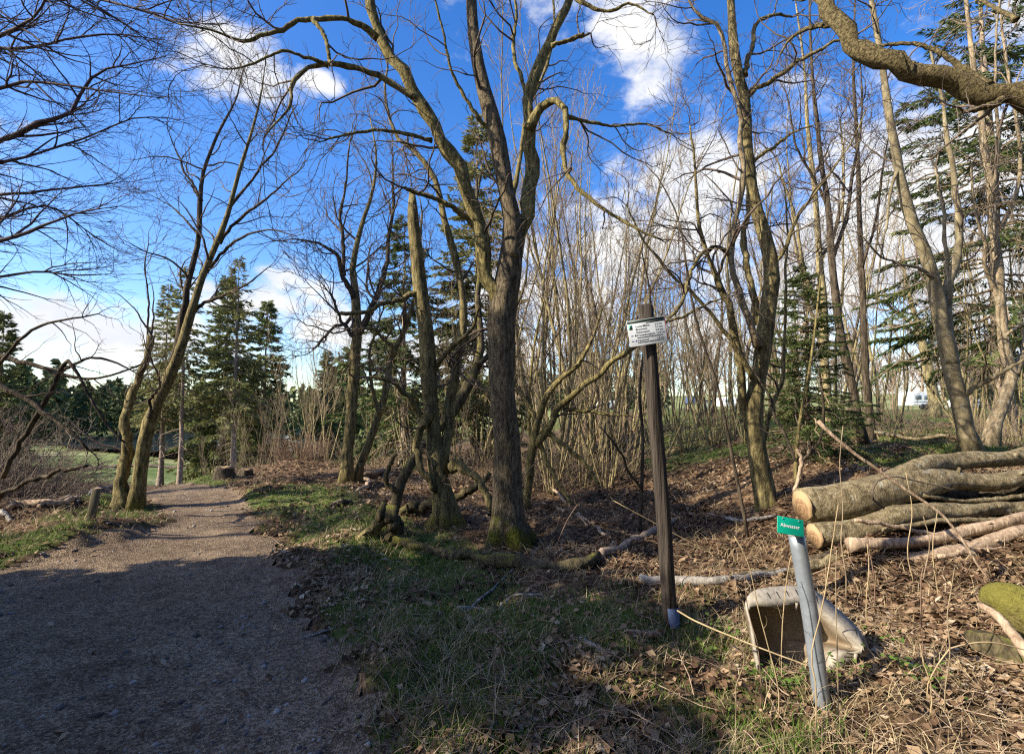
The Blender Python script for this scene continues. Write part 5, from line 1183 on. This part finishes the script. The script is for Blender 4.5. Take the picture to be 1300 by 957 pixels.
# ------------------------------------------------------------------ far things: caravans, board, bin
def caravan(u, v, d, w, h, label, rz=0.0):
    p = px(u, v, d); p[2] = gz(p[0], d); t = thing('caravan', label, 'caravan', p, 'caravans by the road'); t.rotation_euler = (0, 0, rz)
    prof = [(-.5, .18), (.5, .18), (.5, .62), (.46, .86), (.34, .98), (-.30, 1.0), (-.44, .9), (-.5, .6)]
    n = len(prof); V = [(a * w, s * .95, .12 + b * h) for s in (-1, 1) for a, b in prof]; i = np.arange(n); j = (i + 1) % n
    V = np.array(V); me = bpy.data.meshes.new('body'); me.from_pydata(V.tolist(), [], [list(range(n)), list(range(2 * n - 1, n - 1, -1))] + [[int(a), int(b), int(b + n), int(a + n)] for a, b in zip(j, i)]); o = ob('body', me, M['caravan'], t); m = o.modifiers.new('bevel', 'BEVEL'); m.width = .06; m.segments = 2
    for cx, ww in ((-.24, .26), (.18, .3)): box('window', (cx * w, -.955, .12 + .66 * h), (ww * w, .03, .24 * h), M['glass'], t)
    box('door', (.40 * w, -.958, .12 + .52 * h), (.12 * w, .02, .55 * h), M['white'], t); box('waist_stripe', (0, -.954, .12 + .40 * h), (.98 * w, .01, .05 * h), M['zinc'], t)
    for cx in (-.05, .12):
        P = np.array([[cx * w, -.96, .3], [cx * w, -.78, .3]]); v, q, tr, hh = tubes(P[None], np.array([[.3, .3]]), 18, cap=True); ob('wheel', mesh_np('wheel', v, q, tr, smooth=False), M['black'], t)
    box('drawbar', (-.5 * w - .5, 0, .35), (1.0, .1, .08), M['zinc'], t)
caravan(1163, 520, 54, 2.5, 1.7, 'white caravan seen just left of the roadside tree', .1)
caravan(1226, 520, 80, 4.2, 1.5, 'low white caravan seen between roadside tree and smooth trunk', -.1)
caravan(932, 530, 66, 4.2, 1.5, 'white caravan half hidden behind the many-stemmed mossy tree', .05)
caravan(776, 530, 80, 4.2, 1.3, 'white caravan glimpsed through the thicket left of the signpost', .15)
def info_board():
    d = 30; p = px(877, 530, d); p[2] = gz(p[0], d); t = thing('notice_board', 'small blue-grey notice board on two legs across the grass', 'notice board', p)
    box('panel', (0, 0, .85), (.55, .05, .40), M['bluepaint'], t, None, .01); box('frame', (0, .045, .85), (.62, .03, .46), M['postwood'], t)
    for s in (-.22, .22): box('leg', (s, .10, .3), (.06, .06, 1.0), M['postwood'], t)
info_board()
def bin_():
    d = 28; p = px(901, 530, d); p[2] = gz(p[0], d); t = thing('waste_bin', 'dark waste bin beside the blue-grey notice board', 'bin', p)
    v, q, tr, h = tubes(np.array([[0, 0, .1], [0, 0, .6], [0, 0, 1.0]])[None], np.array([[.24, .28, .30]]), 16, cap=True); ob('bin_body', mesh_np('bin_body', v, q, tr), M['header'], t)
    v, q, tr, h = tubes(np.array([[0, 0, 1.005], [0, 0, 1.05], [0, 0, 1.1]])[None], np.array([[.32, .32, .2]]), 16, cap=True); ob('lid', mesh_np('lid', v, q, tr), M['black'], t)
    for s in (-.2, .2): box('foot', (s, 0, .04), (.06, .3, .14), M['zinc'], t)
bin_()

# ------------------------------------------------------------------ dry stalks standing in the foreground right
def stalk(pts, d, label, seed, r=1.0, mat='straw'):
    mat = ('straw', 'twig_tan', 'straw', 'twig_red')[seed % 4]
    fb = fixbase(pts[0][0], pts[0][2], d)
    if fb[1] > pts[0][1] + 2: pts = [(fb[0], fb[1] + 4, fb[2])] + list(pts)
    tw = None if seed % 2 else [(3.5, .10, 40, 4, .02, .2, .8, .0012, 0)]
    stick('dry_stalk', label, 'stalk', [(u, v, rr * r * .56) for u, v, rr in pts], d, M[mat], seed, 6, wob=.2, lump=.15, K=16, twigs=tw, group='dry stalks in the foreground')
ST = [([(1036, 872, 1.5), (1030, 830, 1.4), (1042, 780, 1.4), (1052, 720, 1.3), (1064, 640, 1.0)], 2.7, 'tall bent straw crossing in front of the grey tube'),
      ([(1064, 872, 1.2), (1062, 800, 1.2), (1061, 740, 1.1), (1062, 698, .9)], 2.75, 'straight straw standing just right of the grey tube'),
      ([(988, 872, 1.4), (975, 820, 1.3), (962, 770, 1.2), (950, 715, 1.0), (932, 680, .7)], 2.8, 'straw leaning left in front of the tub'),
      ([(966, 872, 1.3), (962, 820, 1.2), (950, 775, 1.0), (945, 730, .8)], 2.9, 'short straw leaning over the left rim of the tub'),
      ([(992, 830, 1.1), (995, 770, 1.1), (1002, 715, 1.0), (1012, 690, .7)], 3.2, 'thin straw rising inside the tub'),
      ([(1074, 733, 1.4), (1072, 715, 1.5), (1068, 690, 1.4), (1070, 640, 1.2), (1066, 590, 1.0), (1070, 540, .8)], 4.4, 'knotted straw standing before the pale sawn log end'),
      ([(1100, 760, 1.1), (1103, 720, 1.0), (1101, 690, .9)], 4.0, 'short straw standing right of the tub'),
      ([(1110, 735, 1.1), (1104, 700, 1.0), (1100, 675, .8)], 4.3, 'short straw in front of the thin stripped trunk'),
      ([(1182, 872, 1.6), (1172, 840, 1.5), (1168, 818, 1.2)], 2.7, 'pale broken straw in the litter at the bottom right'),
      ([(1200, 872, 1.4), (1206, 830, 1.3), (1203, 780, 1.2), (1212, 720, .9)], 2.8, 'upright stem left of the moss-covered stump'),
      ([(1178, 868, 1.3), (1200, 830, 1.6), (1215, 820, 1.6), (1260, 815, 1.5), (1320, 830, 1.2)], 2.85, 'arched cane bending right over the moss-covered stump root'),
      ([(1172, 720, 1.3), (1215, 755, 1.3), (1250, 790, 1.3), (1290, 835, 1.2), (1310, 860, 1.2)], 3.2, 'long cane slanting down across the moss-covered stump'),
      ([(1160, 740, 1.2), (1152, 700, 1.1), (1158, 650, 1.0), (1150, 600, .8)], 4.5, 'branching stalk standing before the middle of the logs'),
      ([(1172, 735, 1.2), (1180, 690, 1.1), (1172, 655, .9)], 4.5, 'stalk leaning on the second log'),
      ([(1192, 760, 1.2), (1184, 700, 1.0), (1190, 650, .8)], 4.2, 'thin stalk before the stripped trunk bend'),
      ([(705, 700, 1.0), (718, 665, 1.0), (733, 640, .8)], 5.0, 'thin straw in the shade right of the thickest trunk'),
      ([(848, 690, 1.2), (900, 700, 1.0), (880, 690, 1.0), (780, 636, .8)], 4.6, 'thin cane crossing in front of the signpost'),
      ([(935, 870, 1.2), (945, 835, 1.1), (930, 790, .9)], 2.85, 'short straw left of the tub at the bottom')]
for i, (pts, dd, lab) in enumerate(ST): stalk(pts, dd, lab, 600 + i)
stick('pale_pole', 'long bent pale pole with cut end propped over the logs', 'pole', [(1038, 534, 2.6), (1052, 548, 2.4), (1080, 572, 2.1), (1120, 600, 1.9), (1160, 628, 1.8), (1195, 652, 1.6), (1222, 685, 1.7), (1240, 715, 1.4), (1258, 738, 1.2)], 4.6, M['deadwood'], 640, 8, wob=.1, lump=.1, drift=(0, -.3), K=24)
stick('bent_stem', 'thin curly branch hooking over the thickest log', 'fallen branch', [(1122, 645, 1.4), (1108, 632, 1.4), (1112, 612, 1.3), (1135, 605, 1.2), (1170, 612, 1.0), (1215, 622, .8)], 5.0, M['twig'], 641, 6, wob=.15, lump=0)
stick('bent_stem', 'short crooked white root beside the young spruce foot', 'fallen branch', [(1008, 625, 2), (1016, 600, 2.4), (1018, 585, 2.4), (1012, 570, 1.6)], 6.5, M['deadwood'], 642, 7)

# ------------------------------------------------------------------ ground cover: leaf litter, grass, pebbles, twigs
def sample(g, n, ymin, ymax, rmin=-1.25, rmax=1.25, pw=1.0):
    y = np.exp(g.uniform(math.log(ymin), math.log(ymax), n)); x = g.uniform(rmin, rmax, n) * (y + .6); return x, y
def litter():
    g = np.random.default_rng(701); x, y = sample(g, 300000, 1.7, 22)
    pm = path_mask(x, y); gr = grassmap(x, y); val = ss(-.5, -.7, x / y) * ss(9, 12, y)
    keep = g.uniform(0, 1, len(x)) < (1 - pm) ** 3 * (1 - .78 * gr) * (1 - val) * np.clip(.5 + .35 * patchy(x * .8 + 1, y * .8), .12, .8) + .012; keep &= ~((pm > .3) & (g.uniform(0, 1, len(x)) > .22))
    x, y = x[keep], y[keep]; n = len(x); z = H(x, y) + g.uniform(0, .022, n); dist = np.hypot(x, y)
    L = (.008 + .026 * g.uniform(0, 1, n) ** 1.5) * (1 + .05 * dist); a = g.uniform(0, 2 * PI, n); tl = g.normal(size=n) * .35; tw = g.normal(size=n) * .5
    e = np.stack([np.cos(a), np.sin(a), np.sin(tl)], -1) * L[:, None]; s = np.stack([-np.sin(a), np.cos(a), np.sin(tw)], -1) * (L * g.uniform(.45, .75, n))[:, None]
    c = np.stack([x, y, z + .008], -1); up = np.array([0, 0, 1.]) * (L * g.uniform(-.1, .5, n))[:, None]
    V = np.stack([c - e, c - .15 * e - s + up, c + e + up * .4, c - .1 * e + s + up * .7], 1).reshape(-1, 3); k = np.arange(n)[:, None] * 4
    T = np.concatenate([k + [[0, 1, 2]], k + [[0, 2, 3]]])
    rn = np.clip(np.tile(g.beta(2, 2.2, n) + (.16 * patchy(x * .5, y * .5)), 2), 0, 1)
    o = ob('leaf_litter', mesh_np('leaf_litter', V, None, T, fattr={'rnd': rn}), M['leaf'], kind='stuff'); tag(o, 'brown fallen leaves covering the forest floor', 'leaf litter'); print('leaves', n)
litter()
def blades(name, label, cat, n0, seed, dens, hmin, hmax, mat, lay, wid, ymax=26, rng=(0, 1)):
    g = np.random.default_rng(seed); x, y = sample(g, n0, 1.7, ymax); keep = g.uniform(0, 1, len(x)) < dens(x, y); x, y = x[keep], y[keep]; n = len(x)
    x = x + g.normal(size=n) * .02; z = H(x, y) - .005; dist = np.hypot(x, y); h = g.uniform(hmin, hmax, n) * (.7 + .5 * np.clip(patchy(x * 2, y * 2) * .5 + .5, 0, 1.4)); a = g.uniform(0, 2 * PI, n); b = g.uniform(0, 2 * PI, n)
    w = wid * (1 + .12 * dist); s = np.stack([np.cos(a), np.sin(a), 0 * a], -1) * w[:, None]; ln = np.stack([np.cos(b), np.sin(b), 0 * b], -1) * (h * g.uniform(lay * .4, lay, n))[:, None]
    vz = np.sqrt(np.clip(1 - (lay * .6) ** 2, .05, 1)); p = np.stack([x, y, z], -1); up = np.array([0, 0, 1.]) * (h * vz)[:, None]
    V = np.stack([p - s, p + s, p + ln * .35 + up * .6 + s * .7, p + ln * .35 + up * .6 - s * .7, p + ln + up], 1).reshape(-1, 3); k = np.arange(n)[:, None] * 5
    rn = np.clip(rng[0] + (rng[1] - rng[0]) * (g.uniform(0, 1, n) * .75 + .25 * np.clip(.5 + .4 * patchy(x + 3, y), 0, 1)), 0, 1)
    Qd = k + [[0, 1, 2, 3]]; T = k + [[3, 2, 4]]
    o = ob(name, mesh_np(name, V, Qd, T, fattr={'rnd': np.concatenate([rn, rn])}), mat, kind='stuff'); tag(o, label, cat); print(name, n)
blades('grass', 'green grass tufts along the path verges and clearing', 'grass', 330000, 711, lambda x, y: (grassmap(x, y) - .18).clip(0) * 1.15 * (1 - path_mask(x, y)) ** 3, .03, .095, M['grass'], .7, .0022)
blades('dead_grass', 'pale dead grass straws lying over the shaded floor', 'grass', 130000, 712, lambda x, y: (1 - path_mask(x, y)) ** 3 * (.26 + .5 * (patchy(x * 1.1 + 5, y * 1.1) > .2) * ss(10, 4, y)), .05, .2, M['deadgrass'], 1.25, .0018)
def herbs():
    g = np.random.default_rng(721); spots = [(1050, 850, 60), (1060, 830, 40), (1128, 818, 30), (1140, 850, 25), (912, 800, 50), (890, 835, 40), (1080, 858, 40), (940, 815, 30), (1180, 865, 30)]; Vs = []; rn = []
    spots += [(985, 868, 60), (1010, 872, 60), (965, 862, 40), (1045, 868, 40)]
    for u, v, n in spots:
        c = gp(u, v)
        for _ in range(n):
            p = c + np.array([g.normal() * .07, g.normal() * .07, g.uniform(.01, .09)]); L = g.uniform(.012, .024); a = g.uniform(0, 6.28); e = np.array([math.cos(a), math.sin(a), g.normal() * .3]) * L; s = np.array([-math.sin(a), math.cos(a), g.normal() * .3]) * L * .6
            Vs += [p - e, p + s, p + e, p - s]; rn.append(g.uniform())
    o = ob('herbs', mesh_np('herbs', np.array(Vs), np.arange(len(Vs)).reshape(-1, 4), fattr={'rnd': np.array(rn)}), M['herb'], kind='stuff'); tag(o, 'bright green seedlings sprouting around the tub and signpost foot', 'herbs')
herbs()
def pebbles():
    g = np.random.default_rng(731); x, y = sample(g, 48000, 1.7, 13, -1.2, .2); pm = path_mask(x, y); keep = (g.uniform(0, 1, len(x)) < .6 * ss(.2, .7, pm) * np.clip(.35 + .35 * patchy(x, y), .04, 1)); x, y = x[keep], y[keep]; n = len(x)
    oc = np.array([[1, 0, 0], [-1, 0, 0], [0, 1, 0], [0, -1, 0], [0, 0, 1], [0, 0, -1.]]); F = np.array([[0, 2, 4], [2, 1, 4], [1, 3, 4], [3, 0, 4], [2, 0, 5], [1, 2, 5], [3, 1, 5], [0, 3, 5]])
    s = g.gamma(2.2, .0042, n).clip(.004, .035); V = oc[None] * (s[:, None, None] * g.uniform(.6, 1.2, (n, 6, 1))) * np.array([1.2, 1, .7]); a = g.uniform(0, 6.28, n); ca, sa = np.cos(a)[:, None], np.sin(a)[:, None]
    V = np.stack([V[..., 0] * ca - V[..., 1] * sa, V[..., 0] * sa + V[..., 1] * ca, V[..., 2]], -1) + np.stack([x, y, H(x, y) + s * .3], -1)[:, None]
    T = (np.arange(n)[:, None, None] * 6 + F[None]).reshape(-1, 3); o = ob('pebbles', mesh_np('pebbles', V.reshape(-1, 3), None, T, fattr={'rnd': np.repeat(g.uniform(0, 1, n), 8)}), M['pebble'], kind='stuff'); tag(o, 'small loose stones scattered on the dirt path', 'pebbles'); print('pebbles', n)
pebbles()
def twig_litter():
    g = np.random.default_rng(741); x, y = sample(g, 3000, 1.8, 14); pm = path_mask(x, y); keep = g.uniform(0, 1, len(x)) < (1 - pm * .93); x, y = x[keep], y[keep]; n = len(x); K = 5; a = g.uniform(0, 2 * PI, n); L = g.uniform(.08, .55, n)
    px_ = [x]; py_ = [y]
    for k in range(1, K): a = a + g.normal(size=n) * .22; px_.append(px_[-1] + np.cos(a) * L / (K - 1)); py_.append(py_[-1] + np.sin(a) * L / (K - 1))
    X = np.stack(px_, 1); Y = np.stack(py_, 1); Z = H(X, Y) + .012 + g.uniform(0, .03, (n, 1)) + np.linspace(0, 1, K)[None] * g.uniform(0, .06, (n, 1)); R = (.0014 + .0035 * g.uniform(0, 1, n) ** 2)[:, None] * np.linspace(1, .4, K)[None]
    v, q, _, _ = tubes(np.stack([X, Y, Z], -1), R, 4); o = ob('twig_litter', mesh_np('twig_litter', v, q, smooth=True), M['deadwood'], kind='stuff'); tag(o, 'small dead twigs littering the forest floor', 'twigs')
twig_litter()
bpy.context.view_layer.update()
tri = sum(sum(len(p.vertices) - 2 for p in me.polygons) if len(me.polygons) < 5000 else len(me.polygons) * 2 for me in bpy.data.meshes if me.users)
print('TRIS approx', tri)
